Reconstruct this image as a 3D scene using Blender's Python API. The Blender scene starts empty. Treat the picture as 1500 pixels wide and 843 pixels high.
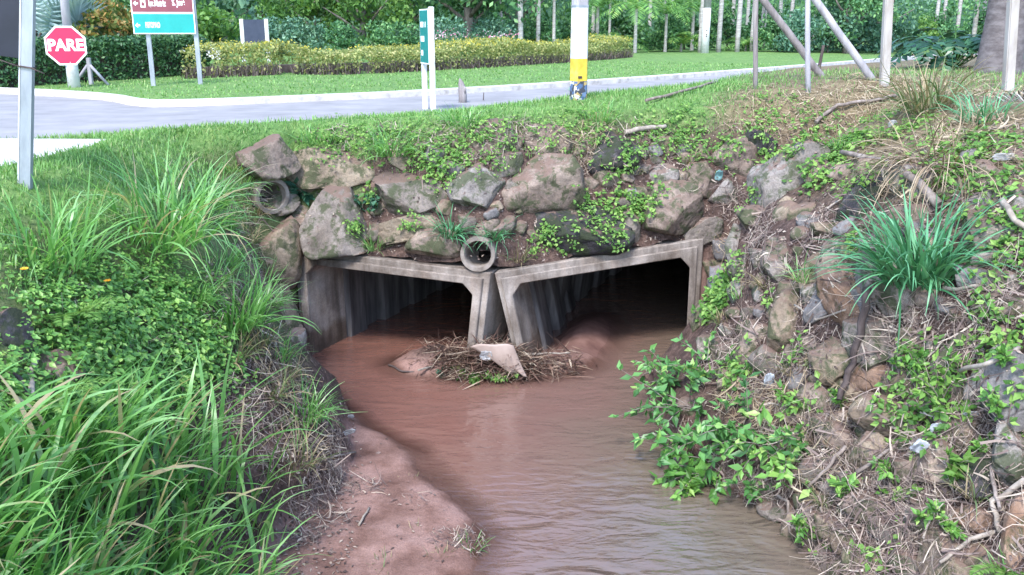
EXPO = 2.12
import bpy, bmesh, math, random
import numpy as np
from mathutils import Vector, Matrix, Quaternion
from mathutils.bvhtree import BVHTree

scene = bpy.context.scene
COL = scene.collection
R = math.radians
rng = np.random.default_rng(7)
random.seed(7)

# ------------------------------------------------------------------ camera
CAM = Vector((0, 0, 4.8)); F = 1350.0; PITCH = R(15.76)
cam_d = bpy.data.cameras.new("camera"); cam = bpy.data.objects.new("camera", cam_d); COL.objects.link(cam)
cam.location = CAM; cam.rotation_euler = (math.pi/2 - PITCH, 0, 0)
cam_d.sensor_width = 36; cam_d.lens = 36*F/1500; cam_d.clip_end = 2000; cam_d.clip_start = 0.05
scene.camera = cam
def ray(px, py):
    v = -(py-421.5)/F
    return Vector(((px-750)/F, math.cos(PITCH)+v*math.sin(PITCH), -math.sin(PITCH)+v*math.cos(PITCH)))
def at_z(px, py, z):
    d = ray(px, py); return CAM + d*((z-CAM.z)/d.z)
def at_y(px, py, y):
    d = ray(px, py); return CAM + d*(y/d.y)

# ------------------------------------------------------------------ helpers
def tag(o, label=None, cat=None, group=None, kind=None):
    if label: o['label'] = label
    if cat: o['category'] = cat
    if group: o['group'] = group
    if kind: o['kind'] = kind
    return o
def link(name, me, parent=None, loc=None):
    o = bpy.data.objects.new(name, me); COL.objects.link(o)
    if parent: o.parent = parent
    if loc is not None: o.location = loc
    return o
def empty(name, loc=(0,0,0), rz=0):
    o = bpy.data.objects.new(name, None); COL.objects.link(o)
    o.location = loc; o.rotation_euler = (0,0,rz); o.empty_display_size = .1
    return o
def mesh_np(name, V, faces, mat=None, smooth=False, rnd=None, mats=None, mi=None):
    """faces: (M,k) array, one k only"""
    V = np.asarray(V, dtype=np.float32); Fc = np.asarray(faces, dtype=np.int32)
    me = bpy.data.meshes.new(name); n, k = Fc.shape
    me.vertices.add(len(V)); me.vertices.foreach_set('co', V.ravel())
    me.loops.add(n*k); me.loops.foreach_set('vertex_index', Fc.ravel())
    me.polygons.add(n); me.polygons.foreach_set('loop_start', np.arange(0, n*k, k, dtype=np.int32))
    me.polygons.foreach_set('use_smooth', np.full(n, smooth, dtype=bool))
    if rnd is not None:
        a = me.attributes.new('rnd', 'FLOAT', 'POINT'); a.data.foreach_set('value', np.asarray(rnd, dtype=np.float32))
    for m in (mats or ([mat] if mat else [])): me.materials.append(m)
    if mi is not None: me.polygons.foreach_set('material_index', np.asarray(mi, dtype=np.int32))
    me.update(calc_edges=True); me.validate()
    return me
class MB:
    """collects simple shapes, builds one mesh"""
    def __init__(s): s.bm = bmesh.new()
    def box(s, c, size, rot=None, bevel=0.0):
        b = bmesh.new(); bmesh.ops.create_cube(b, size=1)
        bmesh.ops.scale(b, vec=size, verts=b.verts)
        if bevel: bmesh.ops.bevel(b, geom=b.edges[:], offset=bevel, segments=2, affect='EDGES')
        if rot is not None: bmesh.ops.transform(b, matrix=rot.to_4x4(), verts=b.verts)
        bmesh.ops.translate(b, vec=c, verts=b.verts)
        s.add(b); return s
    def add(s, b):
        me = bpy.data.meshes.new('tmp'); b.to_mesh(me); b.free(); s.bm.from_mesh(me); bpy.data.meshes.remove(me)
    def tube(s, pts, rads, seg=8, cap=True):
        pts = [Vector(p) for p in pts]
        if not isinstance(rads, (list, tuple, np.ndarray)): rads = [rads]*len(pts)
        rings = []; prev = None
        for i, p in enumerate(pts):
            t = (pts[min(i+1, len(pts)-1)] - pts[max(i-1, 0)]).normalized()
            if prev is None:
                a = Vector((0,0,1)) if abs(t.z) < .9 else Vector((1,0,0))
                u = t.cross(a).normalized()
            else:
                u = (prev - t*prev.dot(t)).normalized()
            prev = u; w = t.cross(u)
            rings.append([s.bm.verts.new(p + (u*math.cos(2*math.pi*k/seg)+w*math.sin(2*math.pi*k/seg))*rads[i]) for k in range(seg)])
        for i in range(len(rings)-1):
            for k in range(seg):
                f = s.bm.faces.new((rings[i][k], rings[i][(k+1)%seg], rings[i+1][(k+1)%seg], rings[i+1][k])); f.smooth = True
        if cap:
            s.bm.faces.new(rings[0][::-1]); s.bm.faces.new(rings[-1])
        return s
    def prism(s, poly, z0, z1, M=None):
        a = [s.bm.verts.new(Vector((x,y,z0))) for x,y in poly]; b = [s.bm.verts.new(Vector((x,y,z1))) for x,y in poly]
        if M is not None:
            for v in a+b: v.co = M @ v.co
        n = len(poly)
        s.bm.faces.new(a[::-1]); s.bm.faces.new(b)
        for i in range(n): s.bm.faces.new((a[i], a[(i+1)%n], b[(i+1)%n], b[i]))
        return s
    def build(s, name, mat, parent=None, loc=None):
        bmesh.ops.recalc_face_normals(s.bm, faces=s.bm.faces)
        me = bpy.data.meshes.new(name); s.bm.to_mesh(me); s.bm.free()
        if mat: me.materials.append(mat)
        return link(name, me, parent, loc)

# numpy value noise
def _hash(ix, iy, iz, seed):
    h = (ix.astype(np.int64)*374761393 + iy.astype(np.int64)*668265263 + iz.astype(np.int64)*2147483647 + seed*1274126177) & 0xffffffff
    h = ((h ^ (h >> 13))*1274126177) & 0xffffffff
    h = h ^ (h >> 16)
    return (h & 0xffff)/65535.0
def vnoise(P, seed=0):
    P = np.asarray(P, dtype=float); i = np.floor(P).astype(np.int64); f = P-i; f = f*f*(3-2*f)
    r = 0
    for dx in (0,1):
        for dy in (0,1):
            for dz in (0,1):
                w = (f[...,0] if dx else 1-f[...,0])*(f[...,1] if dy else 1-f[...,1])*(f[...,2] if dz else 1-f[...,2])
                r = r + w*_hash(i[...,0]+dx, i[...,1]+dy, i[...,2]+dz, seed)
    return r*2-1
def fbm(P, oct=4, seed=0):
    P = np.asarray(P, dtype=float); r = 0; a = 1; s = 0
    for o in range(oct):
        r = r + a*vnoise(P*(2.03**o)+o*17.3, seed+o); s += a; a *= .5
    return r/s
def sst(a, b, x):
    t = np.clip((x-a)/(b-a), 0, 1); return t*t*(3-2*t)

# ------------------------------------------------------------------ materials
def nodes(m):
    m.use_nodes = True; nt = m.node_tree; nt.nodes.clear(); return nt
def N(nt, t, **kw):
    n = nt.nodes.new(t)
    for k, v in kw.items():
        if k.startswith('i_'): n.inputs[k[2:].replace('_',' ')].default_value = v
        else: setattr(n, k, v)
    return n
def ramp(nt, stops, interp='LINEAR'):
    n = nt.nodes.new('ShaderNodeValToRGB'); n.color_ramp.interpolation = interp
    e = n.color_ramp.elements
    while len(e) < len(stops): e.new(.5)
    for el, (p, c) in zip(e, stops): el.position = p; el.color = (*c, 1) if len(c) == 3 else c
    return n
def noise_tex(nt, scale, detail=6, rough=.6, coord='Object', dist=0.0, stretch=None):
    tc = N(nt, 'ShaderNodeTexCoord'); nz = N(nt, 'ShaderNodeTexNoise')
    nz.inputs['Scale'].default_value = scale; nz.inputs['Detail'].default_value = detail; nz.inputs['Roughness'].default_value = rough
    nz.inputs['Distortion'].default_value = dist
    if stretch:
        mp = N(nt, 'ShaderNodeMapping'); mp.inputs['Scale'].default_value = stretch
        nt.links.new(tc.outputs[coord], mp.inputs['Vector']); nt.links.new(mp.outputs['Vector'], nz.inputs['Vector'])
    else: nt.links.new(tc.outputs[coord], nz.inputs['Vector'])
    return nz
def mixrgb(nt, fac, a, b, mode='MIX'):
    n = N(nt, 'ShaderNodeMix', data_type='RGBA', blend_type=mode)
    for s, x in (('Factor', fac), ('A', a), ('B', b)):
        sock = [q for q in n.inputs if q.name == s and (q.type == ('VALUE' if s == 'Factor' else 'RGBA'))][0]
        if isinstance(x, (int, float)): sock.default_value = x
        elif isinstance(x, tuple): sock.default_value = (*x[:3], 1)
        else: nt.links.new(x, sock)
    return [q for q in n.outputs if q.type == 'RGBA'][0]
def math_n(nt, op, a, b=0.0, clamp=False):
    n = N(nt, 'ShaderNodeMath', operation=op, use_clamp=clamp)
    for i, x in enumerate((a, b)):
        if isinstance(x, (int, float)): n.inputs[i].default_value = x
        else: nt.links.new(x, n.inputs[i])
    return n.outputs[0]
def finish(nt, color, rough=.8, bump=None, bstr=.3, bdist=.02, spec=.3, metal=0):
    b = N(nt, 'ShaderNodeBsdfPrincipled'); o = N(nt, 'ShaderNodeOutputMaterial')
    if isinstance(color, tuple): b.inputs['Base Color'].default_value = (*color[:3], 1)
    else: nt.links.new(color, b.inputs['Base Color'])
    if isinstance(rough, (int, float)): b.inputs['Roughness'].default_value = rough
    else: nt.links.new(rough, b.inputs['Roughness'])
    b.inputs['Specular IOR Level'].default_value = spec; b.inputs['Metallic'].default_value = metal
    if bump is not None:
        bp = N(nt, 'ShaderNodeBump'); bp.inputs['Strength'].default_value = bstr; bp.inputs['Distance'].default_value = bdist
        nt.links.new(bump, bp.inputs['Height']); nt.links.new(bp.outputs['Normal'], b.inputs['Normal'])
    nt.links.new(b.outputs[0], o.inputs['Surface'])
    return b
def mat_noise(name, stops, scale=6, rough=.85, bstr=.35, bdist=.02, detail=8, spec=.25, dist=0.0, stretch=None, metal=0):
    m = bpy.data.materials.new(name); nt = nodes(m)
    nz = noise_tex(nt, scale, detail, .62, dist=dist, stretch=stretch); r = ramp(nt, stops)
    nt.links.new(nz.outputs['Fac'], r.inputs['Fac'])
    finish(nt, r.outputs['Color'], rough, nz.outputs['Fac'], bstr, bdist, spec, metal)
    return m
def mat_leaf(name, stops, trans=.3, rough=.5, spec=.35, tint=(1,1,1)):
    """foliage: colour varies per blade or leaf by the 'rnd' attribute, plus per object"""
    m = bpy.data.materials.new(name); nt = nodes(m)
    at = N(nt, 'ShaderNodeAttribute', attribute_name='rnd'); oi = N(nt, 'ShaderNodeObjectInfo')
    s = math_n(nt, 'ADD', at.outputs['Fac'], math_n(nt, 'MULTIPLY', math_n(nt, 'SUBTRACT', oi.outputs['Random'], .5), .25))
    r = ramp(nt, stops); nt.links.new(s, r.inputs['Fac'])
    b = N(nt, 'ShaderNodeBsdfPrincipled'); b.inputs['Roughness'].default_value = rough; b.inputs['Specular IOR Level'].default_value = spec
    t = N(nt, 'ShaderNodeBsdfTranslucent'); mx = N(nt, 'ShaderNodeMixShader'); mx.inputs[0].default_value = trans
    o = N(nt, 'ShaderNodeOutputMaterial')
    nt.links.new(r.outputs['Color'], b.inputs['Base Color'])
    tc = mixrgb(nt, 1.0, r.outputs['Color'], (1.3, 1.25, .7), 'MULTIPLY'); nt.links.new(tc, t.inputs['Color'])
    nt.links.new(b.outputs[0], mx.inputs[1]); nt.links.new(t.outputs[0], mx.inputs[2]); nt.links.new(mx.outputs[0], o.inputs['Surface'])
    return m
def mat_rock(name, cols, moss=.0, dirt=.5, dirtcol=(.16,.105,.085), mosscol=(.05,.065,.03)):
    m = bpy.data.materials.new(name); nt = nodes(m)
    oi = N(nt, 'ShaderNodeObjectInfo')
    tc = N(nt, 'ShaderNodeTexCoord'); ad = N(nt, 'ShaderNodeVectorMath', operation='ADD')
    cx = N(nt, 'ShaderNodeCombineXYZ'); k = math_n(nt, 'MULTIPLY', oi.outputs['Random'], 37.0)
    for i in range(3): nt.links.new(k, cx.inputs[i])
    nt.links.new(tc.outputs['Object'], ad.inputs[0]); nt.links.new(cx.outputs[0], ad.inputs[1])
    def nz(scale, detail=8, rough=.62, dist=0):
        n = N(nt, 'ShaderNodeTexNoise'); n.inputs['Scale'].default_value = scale; n.inputs['Detail'].default_value = detail
        n.inputs['Roughness'].default_value = rough; n.inputs['Distortion'].default_value = dist
        nt.links.new(ad.outputs[0], n.inputs['Vector']); return n.outputs['Fac']
    big = nz(2.2, 5, .6, .6); mid = nz(9, 8, .7); fine = nz(45, 6, .7)
    r = ramp(nt, [(.28, cols[0]), (.47, cols[1]), (.6, cols[2]), (.75, cols[3])]); nt.links.new(big, r.inputs['Fac'])
    r2 = ramp(nt, [(.3, (.55,.55,.55)), (.5, (1,1,1)), (.72, (1.25,1.2,1.15))]); nt.links.new(mid, r2.inputs['Fac'])
    c = mixrgb(nt, 1.0, r.outputs['Color'], r2.outputs['Color'], 'MULTIPLY')
    r3 = ramp(nt, [(.3, (.7,.7,.7)), (.55, (1.05,1.05,1.05))]); nt.links.new(fine, r3.inputs['Fac'])
    c = mixrgb(nt, .7, c, r3.outputs['Color'], 'MULTIPLY')
    # lichen / moss patches
    if moss > 0:
        pn = nz(4.5, 6, .7, .4); rr = ramp(nt, [(.62-moss*.3, (0,0,0)), (.72-moss*.3, (1,1,1))]); nt.links.new(pn, rr.inputs['Fac'])
        c = mixrgb(nt, math_n(nt, 'MULTIPLY', rr.outputs['Color'], .85), c, mosscol)
    # soil that has settled on upward faces
    geo = N(nt, 'ShaderNodeNewGeometry'); sx = N(nt, 'ShaderNodeSeparateXYZ'); nt.links.new(geo.outputs['Normal'], sx.inputs[0])
    up = math_n(nt, 'ADD', sx.outputs['Z'], math_n(nt, 'MULTIPLY', math_n(nt, 'SUBTRACT', nz(6, 6, .7), .5), 1.6))
    du = ramp(nt, [(1.0-dirt*.55, (0,0,0)), (1.14-dirt*.55 if dirt > .3 else 1, (1,1,1))]); nt.links.new(up, du.inputs['Fac'])
    c = mixrgb(nt, math_n(nt, 'MULTIPLY', du.outputs['Color'], .8), c, dirtcol)
    h = math_n(nt, 'ADD', math_n(nt, 'MULTIPLY', mid, 1.0), math_n(nt, 'MULTIPLY', fine, .35))
    finish(nt, c, .88, h, .75, .035, .22)
    return m
# ------------------------------------------------------------------ terrain heights
ROADZ = 3.4
FAR = np.array([(-40,31),(-25,26),(-11.5,20.7),(-9.5,19.7),(-7.9,18.5),(-7.05,17.3),(-6.3,16.85),(-4.2,18.1),(-1.9,19.7),(1.75,23.3),(7.8,30.3),(19.8,45.5),(70,109)], float)
NEAR = np.array([(-40,16.5),(-22,13.5),(-10,11.65),(-6.7,11.55),(-5.6,12.2),(-4.7,13.5),(-2.5,14.95),(0.86,17.0),(4.9,20.8),(11,27.8),(23,43),(73,106)], float)
def dense(L, n=6, it=3):
    P = [tuple(p) for p in L]
    for _ in range(it):
        Q = [P[0]]
        for a, b in zip(P[:-1], P[1:]):
            Q += [(a[0]*.75+b[0]*.25, a[1]*.75+b[1]*.25), (a[0]*.25+b[0]*.75, a[1]*.25+b[1]*.75)]
        P = Q+[P[-1]]
    return np.array(P)
FARd, NEARd = dense(FAR, it=2), dense(NEAR, it=2)
def seg_dist(L, x, y):
    """distance to polyline and sign (positive = to its left, i.e. beyond)"""
    best = np.full(np.shape(x), 1e9); sg = np.zeros(np.shape(x))
    for a, b in zip(L[:-1], L[1:]):
        dx, dy = b-a; l2 = dx*dx+dy*dy
        t = np.clip(((x-a[0])*dx+(y-a[1])*dy)/l2, 0, 1)
        ex, ey = x-a[0]-t*dx, y-a[1]-t*dy; d = np.hypot(ex, ey); m = d < best
        best = np.where(m, d, best); sg = np.where(m, np.sign(dx*(y-a[1])-dy*(x-a[0])), sg)
    return best, sg
def yw(x):
    return np.interp(x, [-9,-4.6,-3.45,-3.24,-.3,2.85,9], [11.6,12.2,13.0,13.25,12.5,13.45,13.3])
def ztop(x):
    return np.interp(x, [-3.4,-.3,2.95], [1.66,1.49,1.75])
def xL(y):   # foot of left bank
    return np.interp(y, [-30,0,4,6,7.86,9.4,11.15,13,14], [-2.6,-2.4,-2.2,-2.25,-2.17,-1.86,-2.25,-2.95,-3.2])
def xS(y):   # water's edge of the sand bar
    return np.interp(y, [-30,5,6.6,7.4,7.98,8.6,9.25,10.3,10.9,11.4,12,13,14], [-2.6,-2.2,-1.2,-.32,-.13,-.42,-.76,-1.33,-1.95,-2.3,-2.7,-3.2,-3.5])
def xR(y):   # foot of right bank
    return np.interp(y, [-30,0,5,7,7.86,8.58,9.25,10.5,11.86,12.6,13.4,14], [4.2,4,3.6,3.1,2.86,2.55,2.12,1.85,1.72,2.1,2.85,3.0])
def bed(x, y):
    P = np.stack([x*1.3, y*1.3, x*0], -1)
    b = -.28 + .06*fbm(P, 3, 5)
    s = xS(y)-x
    b = np.maximum(b, -.28+.35*sst(-.55, .35, s + .16*fbm(np.stack([x*2, y*2, x*0], -1), 4, 9)) + .024*fbm(np.stack([x*4, y*4, x*0], -1), 4, 11))
    # debris island by the middle posts, bars inside the two cells
    isl = lambda cx, cy, rx, ry, h, a=0: h*np.exp(-(((x-cx)*math.cos(a)+(y-cy)*math.sin(a))/rx)**2*1.2-((-(x-cx)*math.sin(a)+(y-cy)*math.cos(a))/ry)**2*1.2)
    b = b + isl(-.25, 12.45, 1.0, .5, .36) + isl(-1.2, 12.85, .8, .55, .5) + isl(1.2, 14.1, .6, 1.7, .44, -.25) + isl(.7, 12.9, .7, .5, .2)
    return b
PADP = np.array([tuple(at_z(px, py, 3.47)[:2]) for px, py in ((162,204),(128,215),(60,232),(0,245))] + [(-7.5, 8.6), (-10, 9.6), (-9.5, 11.3), (-6.6, 11.55)])
def in_pad(x, y, grow=0.0):
    c = PADP.mean(0); P = c+(PADP-c)*(1+grow); r = np.zeros(np.shape(x), bool); n = len(P)
    for i in range(n):
        (x0, y0), (x1, y1) = P[i], P[(i+1) % n]
        if y0 != y1: r ^= ((y0 > y) != (y1 > y)) & (x < (x1-x0)*(y-y0)/(y1-y0)+x0)
    return r
def plateau(x, y):
    dN, sN = seg_dist(NEARd, x, y); dF, sF = seg_dist(FARd, x, y)
    near = (sN < 0)
    amp = .1 + .22*sst(-1.5, 2, x) + .24*sst(2.5, 6, x)
    P = np.stack([x*.5, y*.5, x*0], -1)
    zn = ROADZ + .02 + amp*sst(.0, 1.5, dN) - .05*sst(-3, -5, x)*sst(.3, 1.2, dN) + .05*fbm(P, 3, 3)*sst(.2, 1.2, dN)
    zf = ROADZ - .04 + .15*sst(.25, .8, dF) + .14*sst(.5, 7, dF) + .04*fbm(P, 3, 4)*sst(.5, 2, dF)
    zn = np.where(in_pad(x, y), 3.38, zn)
    road = (~near) & (sF < 0)
    z = np.where(near, zn, np.where(road, ROADZ, zf))
    return z, near, road, dN, dF
def prof(s, xs, zs): return np.interp(s, xs, zs)
def height(x, y):
    x = np.asarray(x, float); y = np.asarray(y, float)
    T, near, road, dN, dF = plateau(x, y)
    wob = fbm(np.stack([x*.9, y*.9, x*0], -1), 4, 21); w2 = fbm(np.stack([x*3.1, y*3.1, x*0], -1), 4, 22)
    b = bed(x, y)
    sl = (xL(y)-x + .18*wob)/np.interp(y, [5,8,10.5,12,13.2], [1.0,.97,.92,.82,.66]); hl = prof(sl, [0,.12,.5,1.25,1.9,2.7,3.2], [0,.32,.75,2.1,2.85,3.25,1])*1.0
    fl = prof(sl, [0,.1,.5,1.25,1.9,2.7], [0,.1,.24,.62,.85,1.0]); HL = np.where(sl > 0, b*(1-sst(0,.1,sl)) + fl*T, -9)
    sr = x-xR(y) + .22*wob
    fr = prof(sr, [0,.1,.45,.9,1.35,2.0,2.9,3.7], [0,.08,.2,.36,.64,.8,.93,1.0]); HR = np.where(sr > 0, b*(1-sst(0,.1,sr)) + fr*T, -9)
    d = y-yw(x)-.14; zt = ztop(x)
    fe = prof((d + .15*wob*sst(0.02,.3,d))/np.interp(x, [-3.4,-1.2,1], [.45,.75,1.0]), [0,.35,.7,1.15,1.7], [0,.38,.72,.93,1.0])
    HE = np.where(d > -.01, np.where(d < .0, b, zt+(T-zt)*fe), -9)
    near_ch = (y < 15) & near
    h = np.maximum(np.maximum(HL, HR), np.maximum(HE, b))
    h = np.minimum(h, np.maximum(T, b))
    slope = np.clip((T-h)*1.6, 0, 1)*(h > .15)
    h = np.where(near, h + slope*(.10*w2 + .06*wob), T)
    return h, T, near, road, dN, dF

def build_ground():
    def axis(lo, a, b, hi, st):
        mid = np.arange(a, b+st*.5, st); L = [a]; s = st
        while L[-1] > lo: s *= 1.035; L.append(L[-1]-s)
        Rr = [mid[-1]]; s = st
        while Rr[-1] < hi: s *= 1.035; Rr.append(Rr[-1]+s)
        return np.concatenate([np.array(L[1:])[::-1], mid, np.array(Rr[1:])])
    xs = axis(-260, -8, 9, 260, .06)
    ys = axis(-40, 3.5, 20, 320, .06)
    k = np.argmin(abs(ys-13)); ys[k] = 13.0
    ys = np.sort(np.concatenate([ys, [13.12, 13.15]]))
    ys = ys[(abs(ys-13.12) < 1e-6) | (abs(ys-13.15) < 1e-6) | (abs(ys-13.135) > .035)]
    X, Y0 = np.meshgrid(xs, ys)
    w = 1-sst(.4, 4.0, abs(Y0-13.1)); Y = Y0 + (yw(X)-13.0)*w
    H, T, near, road, dN, dF = height(X, Y)
    # road edge: drop the sheet under the road so the road sheet lies above it
    H = np.where(road, H-.03, H)
    ny, nx = X.shape
    V = np.stack([X, Y, H], -1).reshape(-1, 3)
    idx = np.arange(ny*nx).reshape(ny, nx)
    Q = np.stack([idx[:-1,:-1], idx[:-1,1:], idx[1:,1:], idx[1:,:-1]], -1).reshape(-1, 4)
    zq = V[Q][:,:,2]; yq = V[Q][:,:,1].mean(1); xq = V[Q][:,:,0].mean(1)
    dq = yq-yw(xq)
    cut = (xq > -3.12) & (xq < 2.74) & (dq > .05) & (dq < .3) & (zq.min(1) < .9) & (zq.max(1) > 1.3)
    Q = Q[~cut]
    # region weights
    x, y, z = V.T; Tf = T.ravel(); dNf = dN.ravel(); nearf = near.ravel(); dFf = dF.ravel()
    n1 = fbm(np.stack([x*.8, y*.8, z*.8], -1), 4, 31); n2 = fbm(np.stack([x*2.5, y*2.5, z*2.5], -1), 4, 33)
    drop = Tf-z
    lawn = np.where(nearf, sst(.75, .25, drop+.5*n1), 1.0)
    # right bank and the crest above the wall are bare and dry
    dry = np.where(nearf, sst(2.4, 4.2, x - .25*(y-13) + .9*n1), 0)
    wallcrest = np.where(nearf & (y > 12) & (y < 14.8), sst(1.2, .55, y-yw(x)-.14 + .35*n1)*sst(-1.6, -.2, x), 0)
    green = np.clip(lawn*(1-.85*dry)*(1-wallcrest), 0, 1)
    leftgreen = np.where(nearf & (x < -2.2), sst(.9, 2.2, z + .9*n1)*.5, 0)
    green = np.maximum(green, leftgreen*(x < -2.2))
    sand = np.where(nearf & (y < 14.5), sst(.3, .12, z + .08*n2)*(abs(x) < 4.5), 0)
    straw = np.clip(dry*sst(1.2, .2, drop), 0, 1)
    me = mesh_np('ground', V, Q, None, True)
    ca = me.attributes.new('zone', 'FLOAT_COLOR', 'POINT')
    ca.data.foreach_set('color', np.stack([green, sand, straw, np.ones_like(green)], -1).astype(np.float32).ravel())
    m = bpy.data.materials.new('ground'); nt = nodes(m)
    at = N(nt, 'ShaderNodeAttribute', attribute_name='zone'); sp = N(nt, 'ShaderNodeSeparateColor'); nt.links.new(at.outputs['Color'], sp.inputs[0])
    a = noise_tex(nt, 2.2, 8, .65); b = noise_tex(nt, 14, 8, .7); c = noise_tex(nt, 60, 4, .7)
    soil = ramp(nt, [(.3, (.035,.025,.022)), (.5, (.095,.069,.06)), (.7, (.19,.145,.125))]); nt.links.new(b.outputs['Fac'], soil.inputs['Fac'])
    red = ramp(nt, [(.35, (.8,.72,.7)), (.62, (1.15,1.0,.95))]); nt.links.new(a.outputs['Fac'], red.inputs['Fac'])
    so = mixrgb(nt, 1.0, soil.outputs['Color'], red.outputs['Color'], 'MULTIPLY')
    gr = ramp(nt, [(.3, (.075,.15,.045)), (.5, (.13,.24,.075)), (.68, (.2,.3,.11))]); nt.links.new(b.outputs['Fac'], gr.inputs['Fac'])
    gr2 = ramp(nt, [(.35, (.75,.85,.75)), (.65, (1.2,1.1,1.0))]); nt.links.new(a.outputs['Fac'], gr2.inputs['Fac'])
    g = mixrgb(nt, 1.0, gr.outputs['Color'], gr2.outputs['Color'], 'MULTIPLY')
    sa = ramp(nt, [(.3, (.155,.085,.068)), (.5, (.245,.148,.125)), (.7, (.325,.21,.185))]); nt.links.new(a.outputs['Fac'], sa.inputs['Fac'])
    sf = ramp(nt, [(.3, (.72,.70,.68)), (.6, (1.1,1.08,1.06))]); nt.links.new(c.outputs['Fac'], sf.inputs['Fac'])
    s = mixrgb(nt, 1.0, sa.outputs['Color'], sf.outputs['Color'], 'MULTIPLY')
    st = ramp(nt, [(.3, (.09,.07,.04)), (.5, (.19,.15,.09)), (.7, (.30,.245,.155))]); nt.links.new(b.outputs['Fac'], st.inputs['Fac'])
    gp = N(nt, 'ShaderNodeNewGeometry'); gs = N(nt, 'ShaderNodeSeparateXYZ'); nt.links.new(gp.outputs['Position'], gs.inputs[0])
    wet = ramp(nt, [(.02, (.5,.44,.40)), (.085, (1,1,1))]); nt.links.new(math_n(nt, 'ADD', gs.outputs['Z'], math_n(nt, 'MULTIPLY', math_n(nt, 'SUBTRACT', a.outputs['Fac'], .5), .12)), wet.inputs['Fac'])
    s = mixrgb(nt, 1.0, s, wet.outputs['Color'], 'MULTIPLY')
    col = mixrgb(nt, sp.outputs[0], so, g); col = mixrgb(nt, sp.outputs[2], col, st.outputs['Color']); col = mixrgb(nt, sp.outputs[1], col, s)
    nots = math_n(nt, 'SUBTRACT', 1.0, math_n(nt, 'MULTIPLY', sp.outputs[1], .62))
    h = math_n(nt, 'MULTIPLY', math_n(nt, 'ADD', b.outputs['Fac'], math_n(nt, 'MULTIPLY', c.outputs['Fac'], .4)), nots)
    ro = math_n(nt, 'SUBTRACT', .95, math_n(nt, 'MULTIPLY', sp.outputs[1], .35))
    finish(nt, col, ro, h, .8, .06, .25)
    me.materials.append(m)
    o = link('ground', me); tag(o, kind='structure')
    return V, Q
GV, GQ = build_ground()
BV = [GV.astype(float)]; BF = [GQ]; BN = [len(GV)]
def bvh_all():
    off = 0; vs = []; fs = []
    for v, f in zip(BV, BF):
        vs.append(v); fs += (f+off).tolist(); off += len(v)
    return BVHTree.FromPolygons(np.concatenate(vs).tolist(), fs)
GB = bvh_all()
def hit(px, py, tree=None):
    d = ray(px, py).normalized(); r = (tree or GB).ray_cast(CAM, d)
    if r[0] is None: return at_z(px, py, ROADZ), Vector((0,0,1)), 30.
    n = r[1]
    if n.dot(d) > 0: n = -n
    return r[0], n, (r[0]-CAM).dot(Vector((0, math.cos(PITCH), -math.sin(PITCH))))
def gz(x, y): return float(height(np.array([x]), np.array([y]))[0][0])

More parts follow.
